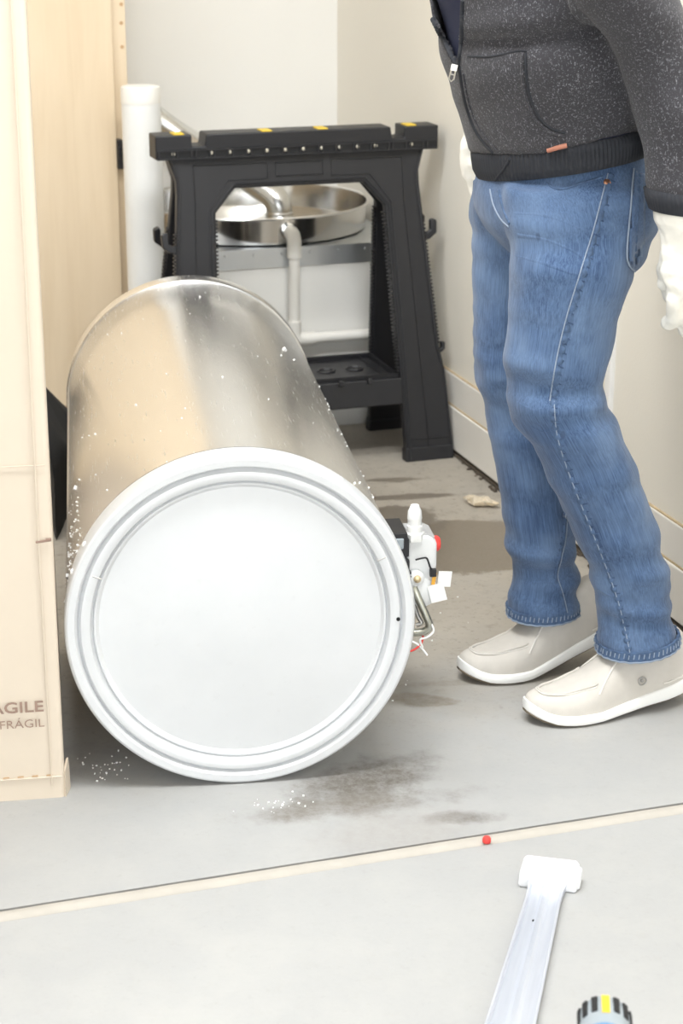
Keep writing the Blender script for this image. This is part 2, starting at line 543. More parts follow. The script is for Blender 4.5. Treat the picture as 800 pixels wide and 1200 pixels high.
# ------------------------------------------------------------------ the room
ROOM_ROT = YAW
def room_box(name, p0, p1, q0, q1, z0, z1, m, bevel=0, parent=None):
    mb = MB()
    mb.box(((p0 + p1) / 2, -(q0 + q1) / 2, (z0 + z1) / 2), (abs(p1 - p0), abs(q1 - q0), z1 - z0))
    return mb.build(name, m, parent, 0, bevel, 2, None if parent else CORNER, None if parent else YAW)

JQ = 2.955  # the control joint runs parallel to the back wall
jl, jr = on_floor(0, 1070), on_floor(800, 950)
JQ = ((jl - CORNER).dot(R_Q) + (jr - CORNER).dot(R_Q)) / 2
mb = MB()
def slab(q0, q1):
    vs = [RM(-ROOM_W, q0), RM(0.1, q0), RM(0.1, q1), RM(-ROOM_W, q1)]
    mb.raw([v + V((0, 0, dz)) for dz in (0, -0.1) for v in vs], [(0, 1, 2, 3), (7, 6, 5, 4), (0, 4, 5, 1), (1, 5, 6, 2), (2, 6, 7, 3), (3, 7, 4, 0)])
slab(-0.1, JQ - 0.016)
slab(JQ + 0.016, ROOM_D)
floor = struct(mb.build('floor', M['concrete'], None, 0))
mb = MB()
n = 90
rings = []
for i in range(n + 1):
    p = -ROOM_W + (ROOM_W + 0.05) * i / n
    wv = 0.0018 * noise.noise((p * 9, 1, 0))
    rings.append([RM(p, JQ + dq + wv, dz + 0.0012 * noise.noise((p * 14, dq * 90, 3))) for dq, dz in ((-0.0135, -0.03), (-0.0135, -0.002), (-0.009, 0.0012), (0.0, 0.0022), (0.009, 0.0012), (0.0135, -0.002), (0.0135, -0.03))])
mb.loft(rings)
jn = mb.build('joint_filler', M['joint'], floor)

struct(room_box('driveway', -11.0, 6.0, ROOM_D + 0.004, ROOM_D + 16, -0.1, -0.002, M['joint']))
struct(room_box('wall_back', -ROOM_W, 0.12, -0.12, 0, -0.1, ROOM_H, M['wall']))
struct(room_box('wall_right', 0.012, 0.13, 0, ROOM_D, 0.012, ROOM_H, M['wall_right']))
struct(room_box('wall_left', -ROOM_W - 0.12, -ROOM_W, -0.12, ROOM_D, -0.1, ROOM_H, M['wall']))
struct(room_box('ceiling', -ROOM_W - 0.12, 0.13, -0.12, ROOM_D, ROOM_H, ROOM_H + 0.1, M['ceiling']))
# stepped skirting on the right-hand wall: tall lower board, thinner board above, dusty ledges between
bb = struct(room_box('baseboard_right', 0.0, 0.013, 0, ROOM_D, 0.016, 0.116, M['base_paint'], 0.003))
struct(room_box('trim_1', 0.005, 0.013, 0, ROOM_D, 0.1175, 0.192, M['base_paint'], 0.003))
struct(room_box('trim_2', 0.003, 0.011, 0, ROOM_D, 0.114, 0.1195, M['dust']))
struct(room_box('trim_3', 0.007, 0.0125, 0, ROOM_D, 0.190, 0.1945, M['dust']))
mb = MB()
for i in range(260):     # crumbs of dirt packed into the gap along the skirting
    q = random.uniform(0.99, 4.2)
    s_ = random.uniform(0.002, 0.007)
    mb.box((random.uniform(-0.012, 0.007), -q, s_ * 0.4), (s_, s_ * 1.3, s_ * 0.8), rot=(random.random(), random.random(), random.random() * 3))
mb.box((0.006, -2.4, 0.004), (0.010, 3.5, 0.006))
dg_ = mb.build('dirt_line', M['gap'], None, 0, loc=CORNER, rotz=YAW)
dg_['kind'] = 'stuff'
dg_['label'] = 'dark dirt packed in the gap under the right skirting'
# a narrow upright batten on the right wall behind the person
wb = on_plane(710, 446, RM(0, 1.5), R_P)
bq = (wb - CORNER).dot(R_Q)
struct(room_box('trim_4', 0.002, 0.013, bq - 0.012, bq + 0.012, 0.195, ROOM_H, M['ceiling'], 0.003))

# ------------------------------------------------------------------ cabinet
def rp(px, py, q):
    """p and z of the picture point on the plane q = const of the room"""
    h = on_plane(px, py, RM(0, q), R_Q)
    return (h - CORNER).dot(R_P), h.z
CQ = 0.42
p_r, _ = rp(150, 100, CQ - 0.018)
p_s, _ = rp(134, 100, CQ)
_, z_b = rp(65, 477, CQ)
cab = thing('maple_cabinet', 'tall maple veneer cabinet standing against the back wall behind the carton', 'cabinet', RM(p_r, 0.0), YAW)
W_C = 1.1
z_b = max(z_b, 0.03)
mb = MB()
mb.box((-W_C / 2, -(CQ - 0.02) / 2 - 0.004, (2.1 + z_b) / 2), (W_C, CQ - 0.04, 2.1 - z_b))
mb.build('carcass', M['maple'], cab, 0, 0.0015)
mb = MB()
sw = p_r - p_s
mb.box((-W_C / 2 - sw / 2, -CQ + 0.009, (2.1 + z_b) / 2), (W_C - sw, 0.018, 2.1 - z_b))
mb.build('door', M['maple'], cab, 0, 0.002)
mb = MB()
mb.box((-sw / 2 + 0.001, -CQ + 0.0245, (2.1 + z_b) / 2), (sw - 0.003, 0.008, 2.1 - z_b))
strip = mb.build('face_strip', M['maple'], cab, 0, 0.0015)
for px, py in ((142, 5), (142, 27), (143, 55)):
    p, z = rp(px, py, CQ - 0.02)
    mb = MB()
    mb.lathe([(0.0045, 0), (0.0045, 0.0015), (0.002, 0.0008)], 14, Matrix.Translation((p - p_r, -CQ + 0.0205, z)) @ Matrix.Rotation(PI / 2, 4, 'X'))
    mb.build('screw_hole', M['card_edge'], strip)
mb = MB()
mb.box((-W_C / 2, -(CQ - 0.06) / 2, z_b / 2), (W_C - 0.02, CQ - 0.07, z_b))
mb.build('toe_kick', M['maple'], cab, 0)
p, z = rp(140, 181, CQ)
mb = MB()
mb.box((p - p_r + 0.002, -CQ + 0.008, z), (0.014, 0.03, 0.07))
mb.box((p - p_r - 0.001, -CQ - 0.006, z + 0.006), (0.010, 0.012, 0.028))
mb.build('hinge', M['black_plastic'], cab, 0, 0.003)

# ------------------------------------------------------------------ carton
BOX_A = R(9.1)
carton = thing('cardboard_carton', 'tall upright cardboard carton printed FRAGILE at the left', 'carton', on_floor(77, 934), BOX_A)
carton.rotation_euler = (0, R(0.12), BOX_A)
BW, BD, BH = 0.62, 0.56, 1.42
mb = MB()
# slightly bowed, soft-cornered walls
def ring_box(z, g):
    out = []
    r_ = 0.008
    for cx, cy, a0 in ((-r_, BD - r_, 0), (-BW + r_, BD - r_, 90), (-BW + r_, r_, 180), (-r_, r_, 270)):
        for k in range(5):
            a = R(a0 + k * 22.5)
            out.append((cx + r_ * math.cos(a), cy + r_ * math.sin(a), z))
        nx = {0: (-BW / 2, BD), 90: (-BW, BD / 2), 180: (-BW / 2, 0), 270: (0, BD / 2)}[a0]
        ox = {0: (0, g), 90: (-g, 0), 180: (0, -g), 270: (g * 0.05, 0)}[a0]
        out.append((nx[0] + ox[0], nx[1] + ox[1], z))
    return out
rings = []
for i in range(25):
    z = BH * i / 24
    g = 0.006 * math.sin(PI * i / 24)
    rings.append(ring_box(z, g))
mb.loft(rings)
mb.build('carton_body', M['card'], carton, 30)
# creases and edges that stand a little proud
mb = MB()
mb.box((-BW / 2, -0.0085, 0.0), (BW, 0.0, 0.0)) if False else None
mb.tube([(-BW + 0.02, -0.001, 0.035), (-0.004, -0.001, 0.035)], 0.0014, 6)
mb.tube([(-0.019, -0.0012, 0.02), (-0.020, -0.0035, 0.4), (-0.019, -0.0055, 0.8), (-0.0185, -0.003, 1.36)], 0.0013, 6)
mb.tube([(-BW + 0.02, -0.006, 0.517), (-0.006, -0.0035, 0.517)], 0.0009, 6)
mb.build('score_line', M['card'], carton)
for i in range(9):
    mb = MB()
    mb.box((-0.022 - i * 0.021, -0.0016, 0.0385), (0.009, 0.001, 0.0016), rot=(0, R(-3), 0))
    mb.build('perforation', M['card_edge'], carton, 0)
mb = MB()
mb.box((-0.013, -0.004, 0.405), (0.022, 0.002, 0.0035), rot=(0, R(-6), 0))
mb.box((-0.006, -0.004, 0.4075), (0.008, 0.003, 0.003))
mb.build('strap_mark', M['ink'], carton, 0, 0.0006)
mb = MB()     # torn corner flap at the foot of the right edge
mb.raw([(0.0005, 0.0, 0.0), (0.008, 0.03, 0.0), (0.0075, 0.03, 0.03), (0.0065, 0.02, 0.055), (0.001, 0.004, 0.04),
        (-0.002, 0.004, 0.0), (0.005, 0.033, 0.0), (0.0045, 0.033, 0.03), (0.0035, 0.023, 0.053), (-0.002, 0.008, 0.04)],
       [(0, 1, 2, 3, 4), (9, 8, 7, 6, 5), (0, 5, 6, 1), (1, 6, 7, 2), (2, 7, 8, 3), (3, 8, 9, 4), (4, 9, 5, 0)])
mb.build('torn_flap', M['card'], carton, 0)
def print_text(txt, right, base, cap, bold, parent, m, name, xs=1.0):
    cu = bpy.data.curves.new('tmp', 'FONT')
    cu.body = txt
    cu.size = 1.0
    cu.align_x = 'RIGHT'
    cu.offset = bold
    cu.extrude = 0.01
    cu.resolution_u = 3
    t = bpy.data.objects.new('tmp', cu)
    COL.objects.link(t)
    dg = bpy.context.evaluated_depsgraph_get()
    me = bpy.data.meshes.new_from_object(t.evaluated_get(dg))
    bpy.data.objects.remove(t)
    k = cap / 0.73
    xm = max(v.co.x for v in me.vertices)
    for v in me.vertices:
        v.co = V((right + (v.co.x - xm) * k * xs, -0.0022 - 0.0022 - v.co.z * 0.02, base + v.co.y * k))
    return link_mesh(name, me, m, parent, 0)
fr = on_plane(51, 832, carton.location, V((math.sin(BOX_A), -math.cos(BOX_A), 0))) - carton.location
fx, fz = fr.dot(V((math.cos(BOX_A), math.sin(BOX_A), 0))), fr.z
print_text('FRAGILE', fx, fz, 0.0175, 0.014, carton, M['ink'], 'printed_word', 1.22)
fr = on_plane(52, 850, carton.location, V((math.sin(BOX_A), -math.cos(BOX_A), 0))) - carton.location
fx, fz = fr.dot(V((math.cos(BOX_A), math.sin(BOX_A), 0))), fr.z
print_text('FR\u00c1GIL', fx, fz, 0.0135, -0.006, carton, M['ink'], 'printed_word', 1.1)

# ------------------------------------------------------------------ black bag between carton and heater
BAG_O = V((-0.66, 3.86, 0))
bag = thing('black_bag', 'slumped black bag on the floor between carton and heater', 'bag', BAG_O)
foot = [(-0.586, 3.625), (-0.583, 3.79), (-0.562, 3.95), (-0.600, 4.06), (-0.76, 4.10), (-0.80, 3.95), (-0.648, 3.835), (-0.615, 3.73)]
hts = [0.165, 0.165, 0.11, 0.17, 0.29, 0.30, 0.235, 0.205]
fc_ = catmull([V((x - BAG_O.x, y - BAG_O.y, h_)) for (x, y), h_ in zip(foot + foot[:1], hts + hts[:1])], 5)[:-1]
cen = sum((V((p.x, p.y, 0)) for p in fc_), V()) / len(fc_)
rings = []
for i in range(10):
    t = i / 9
    k_ = 1.0 - 0.02 * t - 0.30 * max(0, (t - 0.82) / 0.18) ** 2
    ring = []
    for p in fc_:
        q_ = cen + (V((p.x, p.y, 0)) - cen) * k_
        ring.append((q_.x + 0.003 * noise.noise((p.x * 30, p.y * 30, t * 6)), q_.y + 0.003 * noise.noise((p.y * 30, p.x * 30, t * 6)), 0.0005 + p.z * (t + 0.02 * math.sin(t * PI))))
    rings.append(ring)
mb = MB()
mb.loft(rings)
mb.build('bag_body', M['black_matt'], bag, 60)
mb = MB()
mb.tube(catmull([(-0.10, 0.16, 0.24), (-0.10, 0.14, 0.33), (-0.07, 0.13, 0.35), (-0.04, 0.14, 0.31), (-0.03, 0.15, 0.20)]), 0.012, 10)
mb.build('tied_neck', M['black_matt'], bag)

# ------------------------------------------------------------------ white capped pipe
tall_pipe = thing('standing_pipe', 'thick white plastic pipe standing on end between cabinet and sawhorse', 'pipe', (-0.4645, 4.405, 0))
mb = MB()
mb.lathe([(0.045, 0), (0.0455, 0.01), (0.0455, 0.825)], 40)
mb.build('pipe_wall', M['white_plastic'], tall_pipe)
mb = MB()
mb.lathe([(0.0462, 0.80), (0.0462, 0.832), (0.0445, 0.8375), (0.040, 0.839), (0.012, 0.8395)], 40)
mb.build('pipe_cap', M['pvc'], tall_pipe)

# ------------------------------------------------------------------ heater stand, drain pan, vent, drain line
ST_Z = 0.452
stand = thing('heater_stand', 'white boxed plinth filling the corner behind the sawhorse', 'stand', RM(0, 0), YAW)
mb = MB()
mb.box((-0.2885, -0.308, ST_Z / 2), (0.573, 0.60, ST_Z - 0.002))
mb.build('plinth_body', M['stand_paint'], stand, 0, 0.004)
mb = MB()
mb.box((-0.2885, -0.610, ST_Z - 0.022), (0.575, 0.004, 0.046))
mb.box((-0.2885, -0.31, ST_Z + 0.0005), (0.575, 0.602, 0.002))
for i in range(9):
    mb.lathe([(0.004, 0), (0.003, 0.002)], 10, Matrix.Translation((-0.04 - i * 0.07, -0.614, ST_Z - 0.012)) @ Matrix.Rotation(PI / 2, 4, 'X'))
mb.build('metal_flashing', M['flashing'], stand, 30)
mb = MB()
mb.box((-0.2885, -0.613, 0.035), (0.573, 0.012, 0.07))
mb.build('plinth_skirting', M['stand_paint'], stand, 0, 0.003)

PAN_C = RM(-0.312, 0.305, ST_Z + 0.003)
pan = thing('drain_pan', 'shallow round aluminium drain pan on the white plinth', 'pan', PAN_C, YAW)
mb = MB()
PR = 0.288
mb.lathe([(PR - 0.006, 0.0), (PR, 0.003), (PR + 0.006, 0.062), (PR + 0.009, 0.0655), (PR + 0.0105, 0.063), (PR + 0.012, 0.0655), (PR + 0.010, 0.0685), (PR + 0.004, 0.066), (PR - 0.003, 0.006), (PR - 0.012, 0.003)], 96)
mb.build('pan_tray', M['pan'], pan, 30)
# drain stub leaves the rim at the front; the white pipe drops from it
dst = rp(345, 268, 0.64)
dp, dz = dst
ang = math.asin(max(-1, min(1, (dp + 0.312) / (PR + 0.01))))
mb = MB()
lx = dp + 0.312
ly = -math.sqrt((PR + 0.004) ** 2 - lx * lx)
dzl = ST_Z + 0.036
mb.lathe([(0.022, -0.004), (0.022, 0.006), (0.016, 0.008), (0.016, 0.014)], 24, Matrix.Translation((lx, ly - 0.002, 0.034)) @ Matrix.Rotation(PI / 2, 4, 'X'))
mb.build('drain_fitting', M['pan'], pan)
line = thing('drain_line', 'white plastic drain pipe running down from the pan and along the plinth', 'pipe', RM(0, 0), YAW)
q0 = 0.305 - ly + 0.008
pb, zb_ = rp(343, 400, 0.655)
mb = MB()
el = [(dp, -q0, dzl), (dp, -q0 - 0.008, dzl), (dp, -q0 - 0.022, dzl - 0.004), (dp, -q0 - 0.030, dzl - 0.014), (dp, -q0 - 0.032, dzl - 0.03), (dp, -q0 - 0.032, dzl - 0.055)]
mb.tube(catmull(el, 5), 0.0175, 20)
mb.build('elbow', M['pvc'], line)
yv = -q0 - 0.032
mb = MB()
mb.tube([(dp, yv, dzl - 0.05), (dp - 0.002, yv, zb_ + 0.02)], 0.0134, 20)
mb.build('down_pipe', M['pvc'], line)
mb = MB()
mb.tube(catmull([(dp - 0.002, yv, zb_ + 0.045), (dp - 0.002, yv, zb_ + 0.02), (dp + 0.003, yv, zb_ + 0.006), (dp + 0.016, yv, zb_), (dp + 0.05, yv, zb_)], 5), 0.0172, 20)
mb.build('elbow', M['pvc'], line)
mb = MB()
mb.tube([(dp + 0.03, yv, zb_), (-0.02, yv, zb_)], 0.0134, 20)
mb.build('cross_pipe', M['pvc'], line)

# galvanised vent pipe leaning from the pan to the back wall
b_ = on_plane(327, 236, RM(0, 0.30), R_Q)
vt0 = V((b_.x, b_.y, ST_Z + 0.008))
t1 = on_plane(208, 158, RM(0, 0.09), R_Q)
t2 = on_plane(160, 122, RM(0, 0.07), R_Q)
vent = thing('vent_pipe', 'shiny galvanised vent pipe slanting from the drain pan up to the left', 'pipe', vt0)
path = [V((0, 0, 0)), V((0, 0, 0.03)), V((-0.012, 0.006, 0.06)), V((-0.045, 0.025, 0.082)), (t1 - vt0) * 0.5 + V((0, 0, 0.035)), t1 - vt0, t2 - vt0 + V((-0.02, 0, 0.015))]
mb = MB()
mb.tube(catmull(path, 6), 0.034, 28)
mb.build('duct', M['vent'], vent, 50)
mb = MB()
mb.lathe([(0.0345, 0.0), (0.0365, 0.003), (0.0365, 0.010), (0.0350, 0.013), (0.0365, 0.016), (0.0365, 0.024), (0.0345, 0.027)], 32)
mb.build('crimped_collar', M['vent'], vent, 30)

# ------------------------------------------------------------------ sawhorse
LEAN = R(10.5)
sM = (on_floor(478, 541) + on_floor(534, 538)) / 2
saw_o = sM + R_P * (-0.281)
saw = thing('folding_sawhorse', 'black plastic folding sawhorse standing open in the corner', 'sawhorse', saw_o, YAW)
TH = 0.028
SPREAD = 2 * 0.772 * math.sin(LEAN) + TH * 1.1
def panelM(side):
    m = Matrix.Rotation(-LEAN, 4, 'X')
    if side:
        m = Matrix.Translation((0, SPREAD, 0)) @ Matrix.Rotation(PI, 4, 'Z') @ m
    return m
arch = [(0.221, 0), (0.215, 0.204), (0.199, 0.597), (0.152, 0.650)]
outer = [(0.300, 0.722), (0.284, 0.672), (0.284, 0.640), (0.315, 0.262), (0.326, 0.205), (0.334, 0.0)]
poly = outer + arch + [(-x, z) for x, z in arch[::-1]] + [(-x, z) for x, z in outer[::-1]]
rim_in = [(0.229, 0.004), (0.223, 0.204), (0.207, 0.600), (0.155, 0.659)]
for side in (0, 1):
    PM = panelM(side)
    mb = MB()
    mb.prism(poly, 0.004, TH, PM)
    fp = mb.build('leg_frame', M['black_plastic'], saw, 30, 0.003)
    mb = MB()
    def ridge(pts, w=0.0022, off=0.0026):
        mb.tube([(x, off, z) for x, z in pts], w, 6, PM)
    for sg in (-1, 1):
        ridge([(sg * x, z) for x, z in rim_in])
        ridge([(sg * x, z) for x, z in ((0.232, 0.02), (0.229, 0.21), (0.222, 0.40), (0.213, 0.605), (0.165, 0.668), (0.075, 0.668), (0.075, 0.703), (0.244, 0.703), (0.244, 0.62), (0.278, 0.02))], 0.0016, 0.0036)
        ridge([(sg * x, z) for x, z in ((0.334, 0.012), (0.322, 0.21), (0.308, 0.26), (0.277, 0.64), (0.277, 0.672), (0.292, 0.716))])
        ridge([(sg * 0.225, 0.052), (sg * 0.334, 0.052)], 0.0015, 0.0034)
    ridge([(-0.152, 0.658), (0.152, 0.658)])
    ridge([(-0.055, 0.672), (0.055, 0.672), (0.055, 0.702), (-0.055, 0.702), (-0.055, 0.672)], 0.0016, 0.0034)
    mb.build('moulded_rib', M['black_plastic'], fp, 40)
    mb = MB()     # fine saw-tooth ribs along the leg edges
    for sg in (-1, 1):
        for i in range(44):
            z = 0.215 + i * 0.0085
            x = 0.2145 + (0.199 - 0.2145) * (z - 0.204) / 0.393
            mb.box((sg * (x - 0.0015), 0.017, z), (0.006, 0.018, 0.0042), PM)
            xo = 0.315 + (0.284 - 0.315) * (z - 0.262) / 0.378
            if 0.27 < z < 0.56:
                mb.box((sg * (xo + 0.001), 0.017, z), (0.005, 0.018, 0.0042), PM)
    t_ = mb.build('edge_teeth', M['black_plastic'], fp, 0)
    t_['kind'] = 'stuff'
    for sg in (-1, 1):
        mb = MB()
        mb.prism([(sg * x, z) for x, z in ((0.218, 0.0), (0.3360, 0.0), (0.3350, 0.030), (0.332, 0.034), (0.219, 0.034))], 0.002, TH + 0.006, PM)
        mb.build('foot', M['black_plastic'], saw, 0, 0.003)
    # cord hooks on the outer edges
    for sg in (-1, 1):
        for zc, sc in ((0.535, 1.0), (0.262, 0.55)):
            if side and zc < 0.3:
                continue
            xo = 0.315 + (0.284 - 0.315) * (zc - 0.262) / 0.378
            mb = MB()
            hk = [(0, -0.022), (0.016, -0.022), (0.034, -0.008), (0.036, 0.020), (0.026, 0.026), (0.020, 0.022), (0.020, 0.0), (0.010, -0.006), (0, -0.006)]
            mb.prism([(sg * (xo - 0.004 + x * sc), zc + z * sc) for x, z in hk], 0.008, 0.024, PM)
            mb.build('cord_hook', M['black_plastic'], saw, 0, 0.0025)
# beam
zt = 0.722 * math.cos(LEAN)
yb = 0.722 * math.sin(LEAN)
ym = SPREAD / 2
mb = MB()
BT = 0.050
bp = [(-0.329, zt - 0.003), (0.329, zt - 0.003), (0.329, zt + BT), (0.247, zt + BT), (0.247, zt + 0.024), (0.218, zt + 0.024), (0.214, zt + BT), (-0.214, zt + BT), (-0.218, zt + 0.024), (-0.247, zt + 0.024), (-0.247, zt + BT), (-0.329, zt + BT)]
mb.prism(bp, yb - 0.010, SPREAD - yb + 0.010)
beam = mb.build('top_beam', M['black_plastic'], saw, 0, 0.003)
mb = MB()
mb.box((0, yb - 0.0115, zt + 0.0165), (0.652, 0.005, 0.004))
mb.box((0, yb - 0.0115, zt - 0.001), (0.652, 0.005, 0.004))
for i in range(63):
    x = -0.322 + i * 0.0104
    if i % 4 in (0, 3):
        mb.box((x, yb - 0.012, zt + 0.008), (0.0035, 0.006, 0.016))
mb.build('slot_rail', M['black_plastic'], beam, 0)
mb = MB()
mb.box((0, yb - 0.0095, zt + 0.008), (0.65, 0.003, 0.0145))
mb.build('slot_recess', M['black_matt'], beam, 0)
for i in range(14):
    x = -0.290 + i * 0.0425
    if abs(abs(x) - 0.232) < 0.018:
        continue
    mb = MB()
    mb.lathe([(0.0042, 0), (0.0042, 0.003), (0.003, 0.004)], 10, Matrix.Translation((x, yb - 0.010, zt + 0.0095)) @ Matrix.Rotation(PI / 2, 4, 'X'))
    mb.build('peg', M['peg'], beam)
for x in (-0.275, -0.075, 0.055, 0.265):
    mb = MB()
    mb.box((x, yb + 0.014, zt + BT), (0.024, 0.040, 0.005))
    mb.build('grip_pad', M['yellow'], beam, 0, 0.001)
# folding shelf
zs = 0.205
ys = zs * math.tan(LEAN)
mb = MB()
mb.box((0, 0.016, 0.168), (0.437, 0.022, 0.062), panelM(0))
mb.build('front_crossbar', M['black_plastic'], saw, 0, 0.003)
mb = MB()
mb.box((0, 0.016, 0.168), (0.437, 0.022, 0.062), panelM(1))
mb.build('rear_crossbar', M['black_plastic'], saw, 0, 0.003)
mb = MB()
yl0, yl1 = ys + 0.012, SPREAD - ys - 0.012
mb.box((0, (yl0 + yl1) / 2, 0.188), (0.425, yl1 - yl0, 0.010))
for yy in (yl0 + 0.005, yl1 - 0.005):
    mb.box((0, yy, 0.196), (0.425, 0.008, 0.016))
for xx in (-0.21, 0.21):
    mb.box((xx, (yl0 + yl1) / 2, 0.196), (0.008, yl1 - yl0, 0.016))
    mb.box((xx * 0.88, (yl0 + yl1) / 2, 0.194), (0.004, yl1 - yl0 - 0.03, 0.006))
for i in range(22):
    mb.box((-0.2 + i * 0.019, yl0 + 0.020, 0.1945), (0.010, 0.010, 0.005))
for i in range(5):
    x = -0.14 + i * 0.07
    mb.tube([(x + 0.02 * math.cos(a), (yl0 + yl1) / 2 + 0.02 * math.sin(a), 0.1935) for a in [k * PI / 4 for k in range(9)]], 0.003, 6)
mb.build('folding_shelf', M['black_plastic'], saw, 30)
for x in (-0.11, -0.02, 0.07, 0.14):
    mb = MB()
    mb.box((x, 0.001, 0.196), (0.012, 0.010, 0.014), panelM(0))
    mb.build('shelf_clip', M['black_plastic'], saw, 0, 0.002)

# ------------------------------------------------------------------ water heater lying on its side
HR, HL, HA = 0.2574, 1.2986, R(7.763)
heater = thing('water_heater', 'large cylindrical metal water heater lying on its side', 'water heater', (-0.1452, 2.5345, 0), HA)
AX = Matrix.Translation((0, 0, HR)) @ Matrix.Rotation(-PI / 2, 4, 'X')   # lathe axis +z -> local +y
mb = MB()
JR = HR - 0.0035
mb.lathe([(JR, 0.030), (JR, 0.35), (JR, 0.7), (JR, 1.0), (JR, HL - 0.045), (JR - 0.002, HL - 0.04)], 160, AX, (False, False))
jacket = mb.build('jacket', M['jacket'], heater, 30)
mb = MB()
sa = R(171)
mb.box((JR * math.cos(sa), HL / 2, HR + JR * math.sin(sa)), (0.0022, HL - 0.09, 0.010), rot=(0, -sa, 0)) if False else None
for da in (0, ):
    pts = [(math.cos(sa) * (JR + 0.0006), y, HR + math.sin(sa) * (JR + 0.0006)) for y in (0.035, 0.3, 0.7, 1.0, HL - 0.05)]
    mb.tube(pts, 0.0020, 8)
mb.build('jacket_seam', M['galv_dark'], jacket)
mb = MB()
prof = [(JR - 0.003, 0.052), (HR - 0.0005, 0.050), (HR, 0.046), (HR, 0.006), (HR - 0.002, 0.002), (HR - 0.005, 0.000), (HR - 0.0145, 0.0005), (HR - 0.0170, 0.003), (HR - 0.0195, 0.0100), (HR - 0.0215, 0.0075),
        (HR - 0.024, 0.0030), (HR - 0.031, 0.0022), (HR - 0.037, 0.0045), (HR - 0.0390, 0.0125), (HR - 0.0412, 0.0150), (HR - 0.0430, 0.0115), (HR - 0.0455, 0.0120), (HR - 0.050, 0.0160),
        (HR - 0.10, 0.0150), (HR - 0.17, 0.0130), (0.02, 0.0100)]
mb.lathe(prof, 160, AX)
cap = mb.build('bottom_pan', M['endcap'], heater, 28)
for a, l0, l1 in ((R(158), 0.204, 0.248), (R(24), 0.207, 0.250)):
    mb = MB()
    mb.tube([(math.cos(a) * r_, 0.0028, HR + math.sin(a) * r_) for r_ in (l0 + 0.012, l1 - 0.018)], 0.0011, 6)
    mb.build('pan_seam', M['galv_dark'], cap)
a = R(-1.5)
mb = MB()
mb.lathe([(0.0030, -0.0005), (0.0030, 0.0008)], 12, Matrix.Translation((0.2315, 0.0022, HR - 0.004)) @ Matrix.Rotation(PI / 2, 4, 'X'))
mb.build('screw_hole', M['shade_black'], cap)
for a in (R(150), R(95), R(55), R(-27), R(160)):
    mb = MB()
    Mx = Matrix.Translation((math.cos(a) * HR, 0.022, HR + math.sin(a) * HR)) @ Matrix.Rotation(PI / 2 - a, 4, 'Y')
    mb.lathe([(0.0042, -0.001), (0.0042, 0.0012), (0.0025, 0.0028), (0.001, 0.003)], 12, Mx)
    mb.build('jacket_screw', M['foam'], cap)
mb = MB()
mb.lathe([(JR - 0.002, 0.030), (JR + 0.0022, 0.0515), (JR + 0.0022, 0.0545), (JR - 0.002, 0.056)], 160, AX, (False, False))
mb.build('pan_joint', M['shade_black'], heater, 30)
mb = MB()
tp = [(JR - 0.003, HL - 0.05), (HR - 0.001, HL - 0.048), (HR, HL - 0.044), (HR, HL - 0.003), (HR - 0.003, HL), (HR - 0.008, HL), (HR - 0.012, HL - 0.004), (HR - 0.10, HL - 0.001), (0.03, HL)]
mb.lathe(tp, 160, AX)
top = mb.build('top_pan', M['jacket'], heater, 28)
for x in (-0.1, 0.1):
    mb = MB()
    mb.tube([(x, HL - 0.002, HR), (x, HL + 0.03, HR)], 0.0125, 16)
    mb.build('pipe_nipple', M['steel'], heater)
mb = MB()     # flue collar in the middle of the top
mb.lathe([(0.045, HL - 0.002), (0.045, HL + 0.025), (0.040, HL + 0.025), (0.040, HL - 0.001)], 32, AX)
mb.build('flue_collar', M['galv_dark'], heater, 30)
mb = MB()     # crumbs of foam insulation stuck to the jacket
for i in range(170):
    if i < 110:
        a, y = R(random.gauss(168, 9)), abs(random.gauss(0.03, 0.16)) + 0.045
    elif i < 145:
        a, y = R(random.gauss(25, 14)), random.uniform(0.06, 1.0)
    else:
        a, y = R(random.uniform(20, 160)), random.uniform(0.06, 1.2)
    if y > HL - 0.06:
        continue
    s_ = random.choice((0.0007, 0.001, 0.0014)) if i % 40 else 0.003
    mb.box((math.cos(a) * (JR + s_ * 0.3), y, HR + math.sin(a) * (JR + s_ * 0.3)), (s_ * 1.6, s_ * 2.2, s_ * 1.8), rot=(random.random() * 3, random.random() * 3, 0))
fc = mb.build('foam_crumbs', M['foam'], jacket, 0)
fc['kind'] = 'stuff'

# gas control valve on the right flank
valve = bpy.data.objects.new('gas_valve', None)
COL.objects.link(valve)
valve.parent = heater
VT = 0.25
valve.location = (JR, VT, HR)
mb = MB()
mb.box((0.010, 0.0, 0.008), (0.034, 0.075, 0.095))
mb.box((0.020, -0.022, 0.030), (0.020, 0.030, 0.030))
mb.box((0.020, -0.020, 0.000), (0.022, 0.034, 0.018))
for i in range(4):
    mb.box((0.026, -0.030, -0.012 - i * 0.006), (0.016, 0.02, 0.003))
mb.build('control_module', M['black_plastic'], valve, 0, 0.004)
mb = MB()
mb.box((0.014, -0.0375, 0.038), (0.014, 0.004, 0.018))
mb.build('status_window', M['tool_grey'], valve, 0, 0.002)
mb = MB()
mb.prism([(0.026, -0.042), (0.074, -0.042), (0.077, -0.005), (0.077, 0.030), (0.072, 0.043), (0.062, 0.049), (0.026, 0.049)], -0.028, 0.030)
mb.build('valve_body', M['valve_grey'], valve, 0, 0.007, 3)
mb = MB()
mb.prism([(0.030, 0.0493), (0.061, 0.0495), (0.073, 0.0435), (0.0715, 0.040), (0.058, 0.0455), (0.030, 0.0465)], -0.026, 0.029)
mb.build('valve_cover', M['valve_top'], valve, 0, 0.001)
mb = MB()
mb.lathe([(0.0160, 0.038), (0.0165, 0.040), (0.0165, 0.050), (0.0130, 0.052)], 6, Matrix.Translation((0.041, -0.020, 0)))
